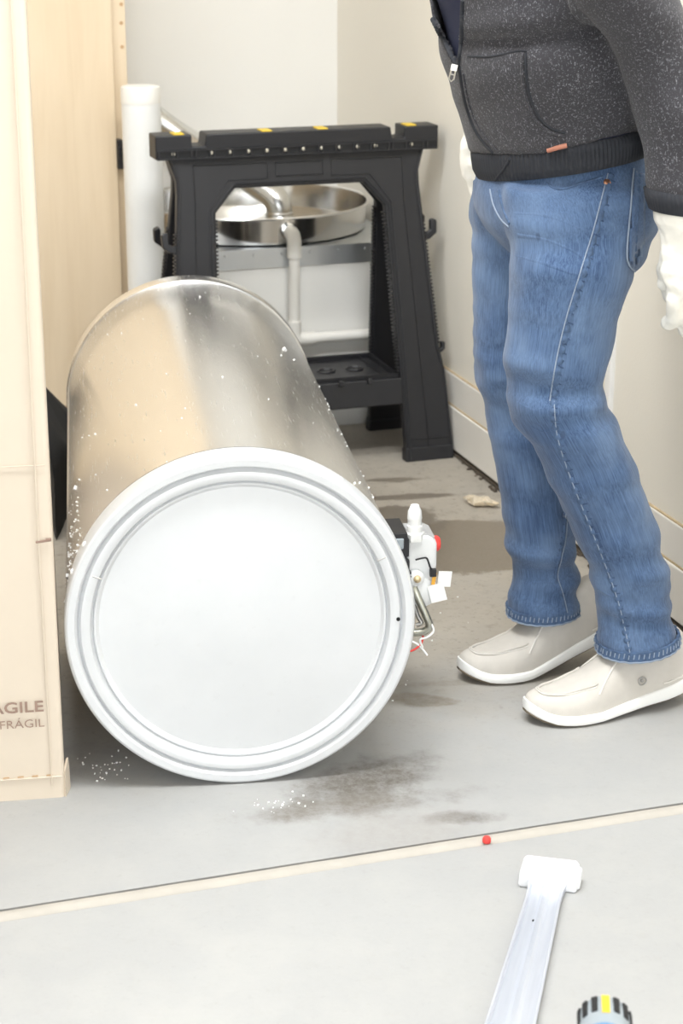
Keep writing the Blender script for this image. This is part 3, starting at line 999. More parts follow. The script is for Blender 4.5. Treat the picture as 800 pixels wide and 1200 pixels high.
mb.lathe([(0.0120, 0.050), (0.0125, 0.062), (0.0112, 0.064), (0.0112, 0.072), (0.0118, 0.074), (0.0108, 0.086), (0.0080, 0.092), (0.0065, 0.096)], 24, Matrix.Translation((0.041, -0.020, 0)))
mb.build('pipe_fitting', M['white_plastic'], valve, 30)
mb = MB()
mb.lathe([(0.013, 0), (0.013, 0.006), (0.010, 0.010), (0.004, 0.011)], 24, Matrix.Translation((0.075, -0.004, 0.024)) @ Matrix.Rotation(PI / 2, 4, 'Y'))
mb.build('gas_knob', M['red'], valve, 40)
mb = MB()
mb.lathe([(0.013, 0), (0.013, 0.006), (0.009, 0.009)], 24, Matrix.Translation((0.042, -0.030, -0.022)) @ Matrix.Rotation(PI / 2, 4, 'X'))
mb.build('regulator_cap', M['valve_grey'], valve, 40)
mb = MB()
mb.lathe([(0.006, 0), (0.006, 0.004), (0.003, 0.006)], 12, Matrix.Translation((0.043, -0.038, -0.022)) @ Matrix.Rotation(PI / 2, 4, 'X'))
mb.build('brass_screw', M['brass'], valve, 40)
mb = MB()
mb.lathe([(0.026, -0.02), (0.027, 0.0), (0.024, 0.012), (0.012, 0.017)], 32, Matrix.Translation((0.053, -0.018, -0.050)) @ Matrix.Rotation(PI / 2, 4, 'X'))
mb.build('regulator_housing', M['valve_grey'], valve, 40)
mb = MB()
mb.tube(catmull([(0.040, -0.038, 0.010), (0.050, -0.040, 0.013), (0.058, -0.040, 0.012), (0.064, -0.038, -0.004), (0.071, -0.034, -0.014)]), 0.0016, 8)
mb.box((0.069, -0.035, -0.014), (0.010, 0.008, 0.012))
mb.build('thermocouple_lead', M['black_plastic'], valve, 40)
mb = MB()
mb.tube(catmull([(0.040, -0.030, -0.040), (0.044, -0.036, -0.052), (0.058, -0.042, -0.086), (0.063, -0.042, -0.102), (0.056, -0.040, -0.112), (0.036, -0.034, -0.116), (0.006, -0.02, -0.114)]), 0.0062, 12)
mb.build('burner_tube', M['steel'], valve, 60)
mb = MB()
mb.tube(catmull([(0.036, -0.026, -0.050), (0.046, -0.030, -0.088), (0.052, -0.034, -0.100), (0.044, -0.032, -0.104)]), 0.0035, 8)
mb.build('pilot_tube', M['galv_dark'], valve, 60)
for pts, m_ in (([(0.066, -0.046, -0.098), (0.069, -0.048, -0.110), (0.058, -0.048, -0.120), (0.048, -0.046, -0.124), (0.052, -0.046, -0.138)], 'tag_white'),
                ([(0.030, -0.040, -0.126), (0.046, -0.044, -0.134), (0.060, -0.046, -0.152)], 'tag_white'),
                ([(0.054, -0.040, -0.120), (0.050, -0.044, -0.132), (0.038, -0.044, -0.142), (0.026, -0.042, -0.146)], 'red')):
    mb = MB()
    mb.tube(catmull(pts, 6), 0.0017, 8)
    mb.build('wire', M[m_], valve, 60)
for c, d, r_ in (((0.089, -0.030, -0.028), (0.022, 0.0012, 0.026), (0, 0.1, 0.1)), ((0.076, -0.038, -0.048), (0.026, 0.0012, 0.030), (0, -0.25, -0.1))):
    mb = MB()
    mb.box(c, d, rot=r_)
    tg_ = mb.build('paper_tag', M['tag_white'], valve, 0)
mb = MB()
mb.box((0.0705, -0.0365, -0.024), (0.006, 0.0014, 0.020), rot=(0, 0.15, 0.1))
mb.build('warning_stripe', M['orange'], valve, 0)

# ------------------------------------------------------------------ person
FA = R(20)
PF = V((-math.cos(FA), -math.sin(FA), 0))          # the way the person faces
PL = V((math.sin(FA), -math.cos(FA), 0))           # the person's left, towards the camera
near_toe, far_toe = on_floor(613, 846), on_floor(536, 797)
P_NEAR = near_toe + V((0, 0, 0))
P_FAR = P_NEAR - PL * 0.20
P_MID = (P_NEAR + P_FAR) / 2
person = thing('person', 'person in dark hooded jacket, blue jeans and beige shoes stooping beside the heater', 'person', P_MID - PF * 0.17)
P_INV = Matrix.Translation(-person.location)
def pbuild(mb, name, m, smooth=60, parent=None, bevel=0):
    bmesh.ops.transform(mb.bm, matrix=P_INV, verts=mb.bm.verts[:])
    o = mb.build(name, m, parent or person, smooth, bevel)
    if m.name == 'denim':
        o.data.transform(P_INV.inverted())
        cloth_co(o.data)
        o.data.transform(P_INV)
    return o
def plink(me, name, m, parent=None, smooth=80):
    me.transform(P_INV)
    return link_mesh(name, me, m, parent or person, smooth)

COSG = math.cos(R(27))
SING = math.sin(R(27))
def oval(L, R_, P0, k=1.0, n=40, grow=1.0, e=1.0, lat=0.0, tz=0.0):
    """closed section whose fore and aft ends project on two picture points"""
    a3, b3 = on_plane(*L, P0, PL), on_plane(*R_, P0, PL)
    c, ax = (a3 + b3) / 2, (b3 - a3)
    a0 = ax.length / 2
    ax = ax.normalized()
    a = a0 * COSG / math.sqrt(COSG ** 2 + (k * SING) ** 2) * grow
    b = a * k
    out = []
    for i in range(n):
        t = 2 * PI * i / n
        ct, st = math.cos(t), math.sin(t)
        out.append(c + ax * (a * math.copysign(abs(ct) ** e, ct)) + PL * (b * math.copysign(abs(st) ** e, st) + lat) + V((0, 0, tz * st)))
    return out
def dense(rows, m=4):
    """smooth in-between sections"""
    out = []
    for i in range(len(rows) - 1):
        r0, r1, r2, r3 = rows[max(i - 1, 0)], rows[i], rows[i + 1], rows[min(i + 2, len(rows) - 1)]
        for j in range(m):
            t = j / m
            out.append([0.5 * ((2 * p1) + (p2 - p0) * t + (2 * p0 - 5 * p1 + 4 * p2 - p3) * t * t + (3 * p1 - p0 - 3 * p2 + p3) * t ** 3) for p0, p1, p2, p3 in zip(r0, r1, r2, r3)])
    return out + [rows[-1]]

near_rows = [((598, 222), (746, 212)), ((597, 255), (758, 248)), ((599, 290), (752, 282)), ((596, 325), (741, 318)), ((594, 360), (729, 355)), ((592, 400), (717, 398)), ((591, 440), (709, 442)), ((596, 476), (709, 474)), ((611, 508), (727, 500)), ((630, 540), (743, 532)),
             ((645, 575), (754, 565)), ((661, 610), (767, 598)), ((676, 645), (776, 632)), ((690, 680), (783, 664)), ((699, 715), (787, 695)), ((700, 740), (789, 715)), ((698, 764), (795, 738))]
far_rows = [((549, 215), (690, 205)), ((548, 255), (690, 250)), ((549, 290), (686, 285)), ((550, 330), (678, 326)), ((551, 370), (668, 366)), ((550, 405), (660, 402)), ((551, 430), (656, 430)), ((556, 455), (656, 454)), ((566, 490), (660, 484)),
            ((574, 525), (664, 517)), ((581, 560), (668, 551)), ((588, 600), (672, 590)), ((594, 645), (677, 634)), ((600, 680), (680, 668)), ((594, 700), (680, 688)), ((593, 721), (680, 704))]
hip_rows = [((568, 172), (746, 145)), ((563, 200), (754, 174)), ((552, 228), (766, 205)), ((553, 245), (768, 240)), ((562, 262), (764, 268)), ((580, 285), (757, 295)), ((610, 305), (745, 312))]
KN = 1.02
jn_rows = [oval(L, r, P_NEAR, (0.8, 0.88, 0.95)[i] if i < 3 else 1.0, lat=(-0.03, -0.018, -0.006)[i] if i < 3 else 0.0) for i, (L, r) in enumerate(near_rows)]
jf_rows = [oval(L, r, P_FAR, 1.0) for L, r in far_rows]
P_HIP = P_MID
hp_rows = [oval(L, r, P_HIP, kk, 48, e=0.92) for (L, r), kk in zip(hip_rows, (1.26, 1.28, 1.34, 1.28, 1.12, 0.9, 0.7))]
mb = MB()
mb.loft(dense(jn_rows))
mb.loft(dense(jf_rows))
mb.loft(dense(hp_rows))
jeans_me = fused(mb, 0.005, 12)
# folds: soft drag lines at the hip, stacked creases at the knees and above the hems
def fold(p):
    d = 0.0
    z = p.z
    u = (p - P_MID).dot(PF)
    lat = (p - P_MID).dot(PL)
    w1 = noise.noise((u * 5 + z * 4, lat * 5, z * 22))
    w2 = noise.noise((u * 9 - z * 9 + 7, lat * 8, z * 34 + 3))
    knee = math.exp(-((z - 0.52) / 0.07) ** 2)
    hem = math.exp(-((z - 0.19) / 0.07) ** 2)
    hip = math.exp(-((z - 0.80) / 0.09) ** 2)
    d += 0.0085 * w1 * (0.35 + 1.2 * knee + 1.3 * hem + 0.7 * hip)
    d += 0.0060 * w2 * (0.25 + 1.3 * knee + 1.2 * hem + 0.4 * hip)
    d += 0.0024 * noise.noise((p.x * 30, p.y * 30, p.z * 14))
    return d
displace(jeans_me, fold)
# cloth coordinates: the weave runs down each leg, whatever way the leg bends
def axis_of(rows):
    cs = sorted([sum((V(p) for p in r_), V()) / len(r_) for r_ in rows], key=lambda c: c.z)
    return [(c.z, (c - P_MID).dot(PF), (c - P_MID).dot(PL)) for c in cs]
AXN, AXF = axis_of(jn_rows), axis_of(jf_rows)
def on_axis(ax, z):
    if z <= ax[0][0]:
        return ax[0][1:]
    for a_, b_ in zip(ax, ax[1:]):
        if z <= b_[0]:
            t = (z - a_[0]) / max(b_[0] - a_[0], 1e-6)
            return a_[1] + (b_[1] - a_[1]) * t, a_[2] + (b_[2] - a_[2]) * t
    return ax[-1][1:]
def cloth_co(me):
    vals = []
    for v in me.vertices:
        u, lat = (v.co - P_MID).dot(PF), (v.co - P_MID).dot(PL)
        un, ln = on_axis(AXN if lat > 0 else AXF, v.co.z)
        vals += [u - un, lat - ln + (0 if lat > 0 else 3.0), v.co.z]
    a_ = me.attributes.new('cloth_co', 'FLOAT_VECTOR', 'POINT')
    a_.data.foreach_set('vector', vals)
cloth_co(jeans_me)
jeans_bvh = bvh_of(jeans_me)
jeans = plink(jeans_me, 'jeans', M['denim'])
# turned hems
for rows, P0, px in ((near_rows, P_NEAR, 3), (far_rows, P_FAR, 2)):
    L, r = rows[-1]
    L0, r0 = (L[0], L[1] - 7), (r[0] - 1, r[1] - 7)
    rr = [oval(L0, r0, P0, 1.0, 160, 1.005), oval(L0, r0, P0, 1.0, 160, 1.02), oval(L, r, P0, 1.0, 160, 1.02), oval((L[0], L[1] + 4), (r[0], r[1] + 4), P0, 1.0, 160, 1.015), oval((L[0], L[1] + 4), (r[0], r[1] + 4), P0, 1.0, 160, 0.96), oval(L0, r0, P0, 1.0, 160, 0.96)]
    for row_i, row in enumerate(rr):
        c = sum((V(p) for p in row), V()) / len(row)
        for i, p in enumerate(row):
            row[i] = c + (p - c) * (1 + 0.012 * math.sin(i * 2 * PI / 160 * 26) + 0.006 * math.sin(i * 0.7))
    mb = MB()
    mb.loft(rr + [rr[0]], (False, False))
    pbuild(mb, 'leg_hem', M['denim_dark'], 60, jeans)
    mb = MB()
    edge = [p for p in rr[3]]
    mb.tube(edge + [edge[0]], 0.0016, 6)
    pbuild(mb, 'hem_edge', M['denim_thread'], 60, jeans)
    mb = MB()
    cc = sum((V(p) for p in rr[2]), V()) / 160
    for i in range(0, 160, 3):
        a_, b_ = rr[1][i], rr[2][(i + 1) % 160]
        o_ = (b_ - cc).normalized() * 0.0004
        f_ = 0.15 + 0.3 * random.random()
        mb.tube([a_ + (b_ - a_) * f_ + o_, b_ + o_], 0.0010, 5)
    pbuild(mb, 'hem_stitch', M['denim_thread'], 60, jeans)
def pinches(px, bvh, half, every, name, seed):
    """little gathers across a seam, coloured darker than the cloth"""
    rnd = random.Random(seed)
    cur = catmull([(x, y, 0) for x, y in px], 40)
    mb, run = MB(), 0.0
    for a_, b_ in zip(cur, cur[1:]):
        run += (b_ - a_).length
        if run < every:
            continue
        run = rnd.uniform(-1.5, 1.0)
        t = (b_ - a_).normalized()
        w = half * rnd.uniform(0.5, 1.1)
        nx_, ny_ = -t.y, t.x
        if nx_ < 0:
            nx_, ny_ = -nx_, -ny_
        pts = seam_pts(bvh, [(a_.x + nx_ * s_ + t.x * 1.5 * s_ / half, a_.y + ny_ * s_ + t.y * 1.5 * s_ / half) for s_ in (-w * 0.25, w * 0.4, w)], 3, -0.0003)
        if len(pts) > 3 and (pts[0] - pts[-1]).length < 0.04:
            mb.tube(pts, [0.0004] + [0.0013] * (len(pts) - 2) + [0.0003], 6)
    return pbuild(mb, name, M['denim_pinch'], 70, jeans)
def seam(px, r_, m, name, parent, bvh, n=8, lift=0.0, flat=1.0, pucker=0.0):
    pts = seam_pts(bvh, px, n, lift)
    if len(pts) < 3:
        return None
    rs = [r_ * (1 + pucker * math.sin(i * 2.1)) for i in range(len(pts))]
    mb = MB()
    mb.tube(pts, rs, 7, None, (True, True), flat)
    return pbuild(mb, name, m, 70, parent)
side = [(716, 203), (700, 265), (684, 318), (668, 370), (656, 420), (648, 470), (652, 510), (668, 560), (688, 610), (706, 655), (722, 700), (732, 740), (738, 772)]
seam(side, 0.0058, M['denim_dark'], 'side_seam', jeans, jeans_bvh, 12, -0.0036, pucker=0.35)
seam([(x - 4, y) for x, y in side[:6]], 0.0011, M['denim_thread'], 'seam_edge', jeans, jeans_bvh, 10, 0.0008)
seam([(x + 1, y) for x, y in side[5:]], 0.0009, M['denim_thread'], 'seam_edge', jeans, jeans_bvh, 10, 0.0016)
seam([(662, 602), (660, 630), (655, 655), (651, 675), (657, 695), (662, 718)], 0.0036, M['denim_dark'], 'inner_seam', jeans, jeans_bvh, 10, -0.0012, pucker=0.3)
seam([(664, 602), (662, 630), (657, 655), (653, 675), (659, 695), (664, 718)], 0.0009, M['denim_thread'], 'seam_edge', jeans, jeans_bvh, 10, 0.002)
for wk in ([(603, 250), (635, 252), (668, 262), (690, 275)], [(606, 276), (640, 282), (672, 294), (688, 306)], [(604, 300), (640, 309), (676, 322)], [(640, 232), (668, 242), (698, 258)],
           [(606, 472), (624, 480), (640, 478)], [(622, 500), (635, 506), (648, 504)], [(700, 690), (718, 700), (730, 696)], [(704, 712), (722, 722), (744, 716)]):
    seam(wk, 0.0085, M['denim'], 'crease', jeans, jeans_bvh, 8, -0.0075)
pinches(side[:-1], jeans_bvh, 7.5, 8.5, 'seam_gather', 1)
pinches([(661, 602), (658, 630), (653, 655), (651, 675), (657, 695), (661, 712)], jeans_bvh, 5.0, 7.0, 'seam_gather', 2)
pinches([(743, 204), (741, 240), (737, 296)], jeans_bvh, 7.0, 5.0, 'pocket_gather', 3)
# front pocket rim, rivet, fly
seam([(640, 214), (655, 222), (680, 215), (706, 207)], 0.0018, M['denim_dark'], 'pocket_rim', jeans, jeans_bvh, 8, 0.0002)
h, nn = shot(jeans_bvh, 711, 214)
if h is not None:
    mb = MB()
    mb.lathe([(0.0055, -0.002), (0.0055, 0.0012), (0.004, 0.0022), (0.0015, 0.0024)], 20, Matrix.Translation(h) @ nn.to_track_quat('Z', 'Y').to_matrix().to_4x4())
    pbuild(mb, 'rivet', M['copper'], 50, jeans)
seam([(574, 222), (578, 240), (586, 256), (596, 266)], 0.0016, M['denim_thread'], 'fly_stitch', jeans, jeans_bvh, 8, 0.0)
seam([(584, 224), (588, 240), (592, 252), (597, 262)], 0.0030, M['denim_dark'], 'fly_fold', jeans, jeans_bvh, 8, -0.0008)
# back pocket: a patch lying on the seat
pk = [(741, 198), (738, 240), (733, 303), (744, 318), (751, 303), (757, 270), (757, 205)]
def patch(poly, bvh, lift, name, m, parent, step=3.0, thick=0.0022):
    def inside(x, y):
        c = False
        for i in range(len(poly)):
            x1, y1 = poly[i]
            x2, y2 = poly[i - 1]
            if (y1 > y) != (y2 > y) and x < (x2 - x1) * (y - y1) / (y2 - y1) + x1:
                c = not c
        return c
    xs, ys_ = [p[0] for p in poly], [p[1] for p in poly]
    nx, ny = int((max(xs) - min(xs)) / step) + 1, int((max(ys_) - min(ys_)) / step) + 1
    vid, vs, fs = {}, [], []
    for j in range(ny + 1):
        for i in range(nx + 1):
            x, y = min(xs) + i * step, min(ys_) + j * step
            if inside(x, y):
                h, nn = shot(bvh, x, y)
                if h is not None:
                    vid[i, j] = len(vs)
                    vs.append(h + nn * lift)
    for (i, j) in vid:
        q_ = [(i, j), (i + 1, j), (i + 1, j + 1), (i, j + 1)]
        if all(k in vid for k in q_) and max((vs[vid[a]] - vs[vid[b]]).length for a in q_ for b in q_) < 0.05:
            fs.append([vid[k] for k in q_])
    mb = MB()
    mb.raw(vs, fs)
    loose = [v for v in mb.bm.verts if not v.link_faces]
    bmesh.ops.delete(mb.bm, geom=loose, context='VERTS')
    o = pbuild(mb, name, m, 70, parent)
    so = o.modifiers.new('solid', 'SOLIDIFY')
    so.thickness, so.offset = thick, 0
    return o
patch(pk, jeans_bvh, 0.0018, 'back_pocket', M['denim'], jeans)
seam([(741, 198), (738, 240), (733, 302), (744, 320)], 0.0014, M['denim_thread'], 'pocket_edge', jeans, jeans_bvh, 10, 0.0025)
seam([(748, 205), (746, 250), (742, 300)], 0.0028, M['denim_dark'], 'pocket_stitch', jeans, jeans_bvh, 14, 0.0012, pucker=0.45)

# hooded jacket
torso_rows = [((546, 187), (762, 142)), ((541, 167), (764, 124)), ((531, 140), (767, 100)), ((518, 112), (770, 62)), ((511, 88), (770, 22)), ((508, 58), (770, -20)), ((499, 25), (767, -65)), ((486, -15), (760, -118)),
              ((470, -75), (745, -185)), ((455, -145), (722, -255)), ((452, -205), (695, -312)), ((470, -250), (660, -345)), ((505, -285), (620, -365))]
tk = (1.42, 1.42, 1.40, 1.36, 1.33, 1.30, 1.27, 1.24, 1.22, 1.22, 1.25, 1.3, 1.0)
P_TOR = P_MID
tr = [oval(L, r, P_TOR, k, 48, tz=0.020 * max(0, 1 - i / 6)) for i, ((L, r), k) in enumerate(zip(torso_rows, tk))]
arm_rows = [((570, -255), (690, -335)), ((605, -165), (728, -220)), ((638, -72), (768, -112)), ((668, 0), (796, -14)), ((692, 30), (815, 20)), ((716, 60), (832, 52)), ((733, 100), (846, 98)), ((744, 150), (851, 150)), ((751, 200), (850, 204)), ((756, 226), (848, 230))]
P_ARM = P_MID + PL * 0.245
ar = [oval(L, r, P_ARM, 0.95, 36, lat=(-0.05 if i == 0 else -0.015 if i == 1 else 0)) for i, (L, r) in enumerate(arm_rows)]
P_ARF = P_MID - PL * 0.245
arf_rows = [((545, -215), (598, -248)), ((530, -150), (638, -196)), ((540, -60), (655, -95)), ((560, 15), (665, 5)), ((560, 60), (655, 58)), ((552, 110), (640, 112)), ((547, 140), (625, 146))]
arf = [oval(L, r, P_ARF, 0.95, 36, lat=(0.05 if i == 0 else 0.015 if i == 1 else 0)) for i, (L, r) in enumerate(arf_rows)]
mb = MB()
mb.loft(dense(tr))
mb.loft(dense(ar))
mb.loft(dense(arf))
hood_me = fused(mb, 0.0065, 6)
fA, fB = on_plane(548, 66, P_MID + PL * 0.15, PL), on_plane(700, 28, P_MID + PL * 0.15, PL)
fN = (fB - fA).cross(PL).normalized()
if fN.z < 0:
    fN = -fN
def hfold(p):
    u, lat = (p - P_MID).dot(PF), (p - P_MID).dot(PL)
    w = noise.noise((u * 6 + p.z * 3, lat * 4, p.z * 13 - u * 6))
    w2 = noise.noise((u * 12, lat * 10, p.z * 18 + u * 8 + 5))
    amp = 0.010 if lat > 0.15 else 0.006
    dd = (p - fA).dot(fN)
    crease = 0.0
    if abs(dd) < 0.12 and -0.08 < lat < 0.23 and -0.09 < u < 0.13:
        crease = min(1, (0.13 - u) / 0.05, (u + 0.09) / 0.05, (lat + 0.08) / 0.06) * (-0.012 * math.exp(-(dd / 0.011) ** 2) + 0.010 * math.exp(-((dd - 0.032) / 0.022) ** 2))
    return amp * w + 0.004 * w2 + crease
displace(hood_me, hfold)
# the zip is open above the pull: cut the wedge out of the front
full_bvh = bvh_of(hood_me)
bm = bmesh.new()
bm.from_mesh(hood_me)
def pxy(p):
    d = p - C_O
    z = d.dot(C_FW)
    return 400 + CAM_F * d.dot(C_RT) / z, 600 - CAM_F * d.dot(C_UP) / z
kill = []
for f in bm.faces:
    c = f.calc_center_median()
    if (c - P_MID).dot(PF) < 0.02 or f.normal.dot(c - C_O) > 0:
        continue
    x, y = pxy(c)
    if -420 < y < 76:
        t = (76 - y) / 76
        if 535 - 38 * min(t, 1.3) < x < 536 + 6 * min(t, 1.5):
            kill.append(f)
bmesh.ops.delete(bm, geom=kill, context='FACES')
bm.to_mesh(hood_me)
bm.free()
hoodie = plink(hood_me, 'hooded_jacket', M['marl'])
so = hoodie.modifiers.new('solid', 'SOLIDIFY')
so.thickness, so.offset = 0.004, -1
def hseam(px, r_, m, name, lift=0.0, n=8, pucker=0.0):
    return seam(px, r_, m, name, hoodie, full_bvh, n, lift, 1.0, pucker)
hseam([(497, 0), (511, 30), (523, 53), (535, 77)], 0.0042, M['rib'], 'zip_edge', 0.0005, 24, 0.12)
hseam([(542, 0), (541, 30), (540, 55), (537, 77)], 0.0032, M['rib'], 'zip_edge', 0.0005, 24, 0.12)
hseam([(538, 78), (542, 105), (548, 130), (560, 158), (580, 182)], 0.0042, M['rib'], 'zip_closed', -0.001, 12)
hseam([(543, 86), (547, 110), (553, 132), (565, 156), (584, 178)], 0.0018, M['marl'], 'zip_welt', 0.0006, 12)
hseam([(616, 62), (616, 85), (620, 110), (630, 135), (645, 150), (662, 156)], 0.0022, M['rib'], 'pocket_seam', -0.0002, 10)
hseam([(612, 64), (612, 86), (616, 112), (627, 138), (643, 153), (660, 159)], 0.0022, M['marl'], 'pocket_welt', 0.0012, 10)
hseam([(548, 66), (575, 66), (605, 60), (618, 60)], 0.0018, M['rib'], 'pocket_seam', -0.0004, 10)
# zip pull
h, nn = shot(full_bvh, 537, 76)
if h is not None:
    fr_ = Matrix.Translation(h + nn * 0.006) @ Matrix.Scale(0.78, 4)
    tilt = Matrix.Rotation(R(12), 4, 'Y') @ Matrix.Rotation(-FA * 0.5, 4, 'Z')
    mb = MB()
    mb.box((0, -0.003, -0.003), (0.012, 0.007, 0.012), fr_ @ tilt)
    mb.tube([(x, -0.006, z) for x, z in ((-0.004, -0.008), (-0.0045, -0.024), (0, -0.029), (0.0045, -0.024), (0.004, -0.008))], 0.0016, 8, fr_ @ tilt)
    mb.tube([(-0.004, -0.006, -0.016), (0.004, -0.006, -0.016)], 0.0012, 6, fr_ @ tilt)
    pbuild(mb, 'zip_pull', M['silver'], 40, hoodie)
hseam([(641, 176), (652, 173), (664, 170)], 0.0036, M['leather_tag'], 'hem_tag', 0.001, 4)
# ribbed hem and cuffs, real ribs
def ribbed(rows, P0, k, name, lat=0.0, count=120, amp=0.0035, e=1.0, tz=0.0):
    nseg = count * 4
    rings = []
    for j, (L, r, g) in enumerate(rows):
        ring = oval(L, r, P0, k, nseg, g, e, lat, tz)
        c = sum(ring, V()) / nseg
        rings.append([c + (p - c) * (1 + (amp / 0.16) * math.cos(i * 2 * PI / 4) * (0 if j in (0, len(rows) - 1, len(rows) - 2) else 1)) for i, p in enumerate(ring)])
    mb = MB()
    mb.loft(rings, (False, False))
    return pbuild(mb, name, M['rib'], 80, hoodie)
hem_o = ribbed([((550, 183), (758, 136), 0.97), ((548, 187), (760, 142), 1.005), ((549, 193), (760, 150), 1.012), ((551, 207), (760, 161), 1.01), ((554, 217), (759, 169), 1.00), ((555, 218), (758, 170), 0.95)], P_TOR, 1.43, 'ribbed_hem', 0, 130, 0.0016, 1.0, 0.020)
ribbed([((761, 218), (844, 222), 0.95), ((756, 222), (846, 226), 1.02), ((757, 234), (845, 238), 1.0), ((759, 246), (843, 250), 0.97), ((760, 248), (842, 252), 0.9)], P_ARM, 0.95, 'ribbed_cuff', 0, 56, 0.003)
ribbed([((551, 136), (620, 142), 0.95), ((547, 138), (623, 144), 1.02), ((549, 150), (620, 155), 1.0), ((552, 160), (615, 164), 0.9)], P_ARF, 0.95, 'ribbed_cuff', 0, 50, 0.005)
hem_bvh = BVHTree.FromPolygons([v.co + person.location for v in hem_o.data.vertices], [tuple(p.vertices) for p in hem_o.data.polygons])
seam([(597, 186), (592, 195), (585, 205), (577, 216)], 0.0022, M['rib'], 'hem_split', hem_o, hem_bvh, 6, 0.0006)
# hem front split
# navy shirt seen in the open zip
ts = [oval(L, r, P_TOR, k, 48, 0.93) for (L, r), k in zip(torso_rows, tk)]
mb = MB()
mb.loft(dense(ts[1:], 3))
pbuild(mb, 'navy_shirt', M['tee'], 80)
# hood lying on the back of the neck
hc = sum(tr[-1], V()) / 48
mb = MB()
pts = []
for i in range(13):
    a = PI * 0.15 + (2 * PI - PI * 0.3) * i / 12
    pts.append(hc + PF * (math.cos(a) * 0.095) + PL * (math.sin(a) * 0.105) + V((0, 0, 0.005 - 0.02 * math.cos(a))))
mb.tube(catmull(pts, 4), 0.038, 14)
pbuild(mb, 'hood', M['marl'], 80, hoodie)

# the body itself: one continuous skin under the clothes, up to the head
mb = MB()
def shrink(rows, f):
    out = []
    for r_ in rows:
        c = sum(r_, V()) / len(r_)
        out.append([c + (p - c) * f for p in r_])
    return out
mb.loft(dense(shrink(jn_rows[1:], 0.74)))
mb.loft(dense(shrink(jf_rows[1:], 0.74)))
mb.loft(dense(shrink(hp_rows, 0.78)))
mb.loft(dense(shrink(tr, 0.86)))
mb.loft(dense(shrink(ar[1:], 0.70)))
mb.loft(dense(shrink(arf[1:], 0.70)))
up_ = (PF * 0.45 + V((0, 0, 1))).normalized()
hd = hc + up_ * 0.20 + PF * 0.02
fwd = (PF - V((0, 0, 0.35))).normalized()
upd = PL.cross(fwd).normalized()
if upd.z < 0:
    upd = -upd
HM = Matrix.Translation(hd) @ Matrix((PL, fwd, upd)).transposed().to_4x4()
mb.tube([hc - up_ * 0.06, hc + up_ * 0.05, hc + up_ * 0.14], [0.062, 0.056, 0.058], 24)
def ell(c, r_, M_=None, seg=20, mb=None):
    rings = []
    for j in range(1, seg):
        th = PI * j / seg
        rings.append([(c[0] + r_[0] * math.sin(th) * math.cos(2 * PI * i / 24), c[1] + r_[1] * math.sin(th) * math.sin(2 * PI * i / 24), c[2] - r_[2] * math.cos(th)) for i in range(24)])
    (mb or globals()['mb']).loft(rings, (True, True), True, M_)
ell((0, -0.01, 0.025), (0.075, 0.095, 0.10), HM)
ell((0, 0.025, -0.055), (0.056, 0.062, 0.062), HM)
ell((0, 0.098, -0.015), (0.013, 0.022, 0.018), HM)
ell((0, 0.092, 0.005), (0.009, 0.014, 0.03), HM)
ell((0, 0.082, -0.058), (0.026, 0.010, 0.010), HM)
for sg in (-1, 1):
    ell((sg * 0.076, -0.012, -0.01), (0.010, 0.020, 0.032), HM)
body_me = fused(mb, 0.007, 3)
body = plink(body_me, 'body', M['skin'])
mb = MB()
ell((0, -0.025, 0.045), (0.082, 0.097, 0.092), HM)
pbuild(mb, 'hair', M['hair'], 80)
for sg in (-1, 1):
    mb = MB()
    ell((sg * 0.031, 0.074, 0.012), (0.012, 0.012, 0.010), HM, 10)
    eye_ = pbuild(mb, 'eye', M['foam'], 80)
    mb = MB()
    ell((sg * 0.031, 0.0822, 0.011), (0.0055, 0.0045, 0.0055), HM, 10)
    pbuild(mb, 'iris', M['hair'], 80, eye_)

# gloves
def glove(cuff, P0, name, flip=1.0):
    """cuff: list of (L,R) picture pairs of the gauntlet down to the knuckles; fingers hang and curl below"""
    rows = [oval(L, r, P0, k, 28) for (L, r, k) in cuff]
    mb = MB()
    mb.loft(dense(rows, 3))
    last = rows[-1]
    c = sum(last, V()) / len(last)
    dn = (c - sum(rows[-2], V()) / 28).normalized()
    ex = (last[0] - last[14])
    wx = ex.length / 2
    ex.normalize()
    for i, (t, ln) in enumerate(((-0.75, 0.072), (-0.26, 0.085), (0.24, 0.080), (0.72, 0.062))):
        b = c + ex * (wx * t) - dn * 0.02
        inn = -PL * flip
        pts = [b, b + dn * ln * 0.45 + inn * 0.004, b + dn * ln * 0.8 + inn * 0.018, b + dn * ln * 1.02 + inn * 0.040]
        mb.tube(catmull(pts, 4), [0.0125] * 12 + [0.0105], 12)
        ell_c = pts[-1]
        ell(ell_c, (0.0108, 0.0108, 0.0108), None, 8, mb)
    # thumb leaves the fore side of the palm
    pm = sum(rows[-3], V()) / 28
    b = pm - ex * (wx * 0.6) + (-PL * flip) * 0.008
    pts = [b, b + ex * 0.002 + dn * 0.030 - PL * flip * 0.022, b + ex * 0.004 + dn * 0.055 - PL * flip * 0.034, b + ex * 0.010 + dn * 0.075 - PL * flip * 0.040]
    mb.tube(catmull(pts, 4), [0.0165] * 8 + [0.0135] * 5, 12)
    ell(pts[-1], (0.0130, 0.0130, 0.0130), None, 8, mb)
    me = fused(mb, 0.0035, 4)
    displace(me, lambda p: 0.0035 * noise.noise((p.x * 40, p.y * 40, p.z * 55)) + 0.002 * noise.noise((p.x * 90, p.y * 90, p.z * 70)))
    return plink(me, name, M['glove'])
g1 = glove([((764, 248), (846, 252), 0.8), ((768, 262), (845, 264), 0.75), ((774, 280), (843, 282), 0.62), ((775, 300), (845, 302), 0.5), ((775, 325), (850, 326), 0.42), ((781, 345), (852, 346), 0.38)], P_ARM, 'glove')
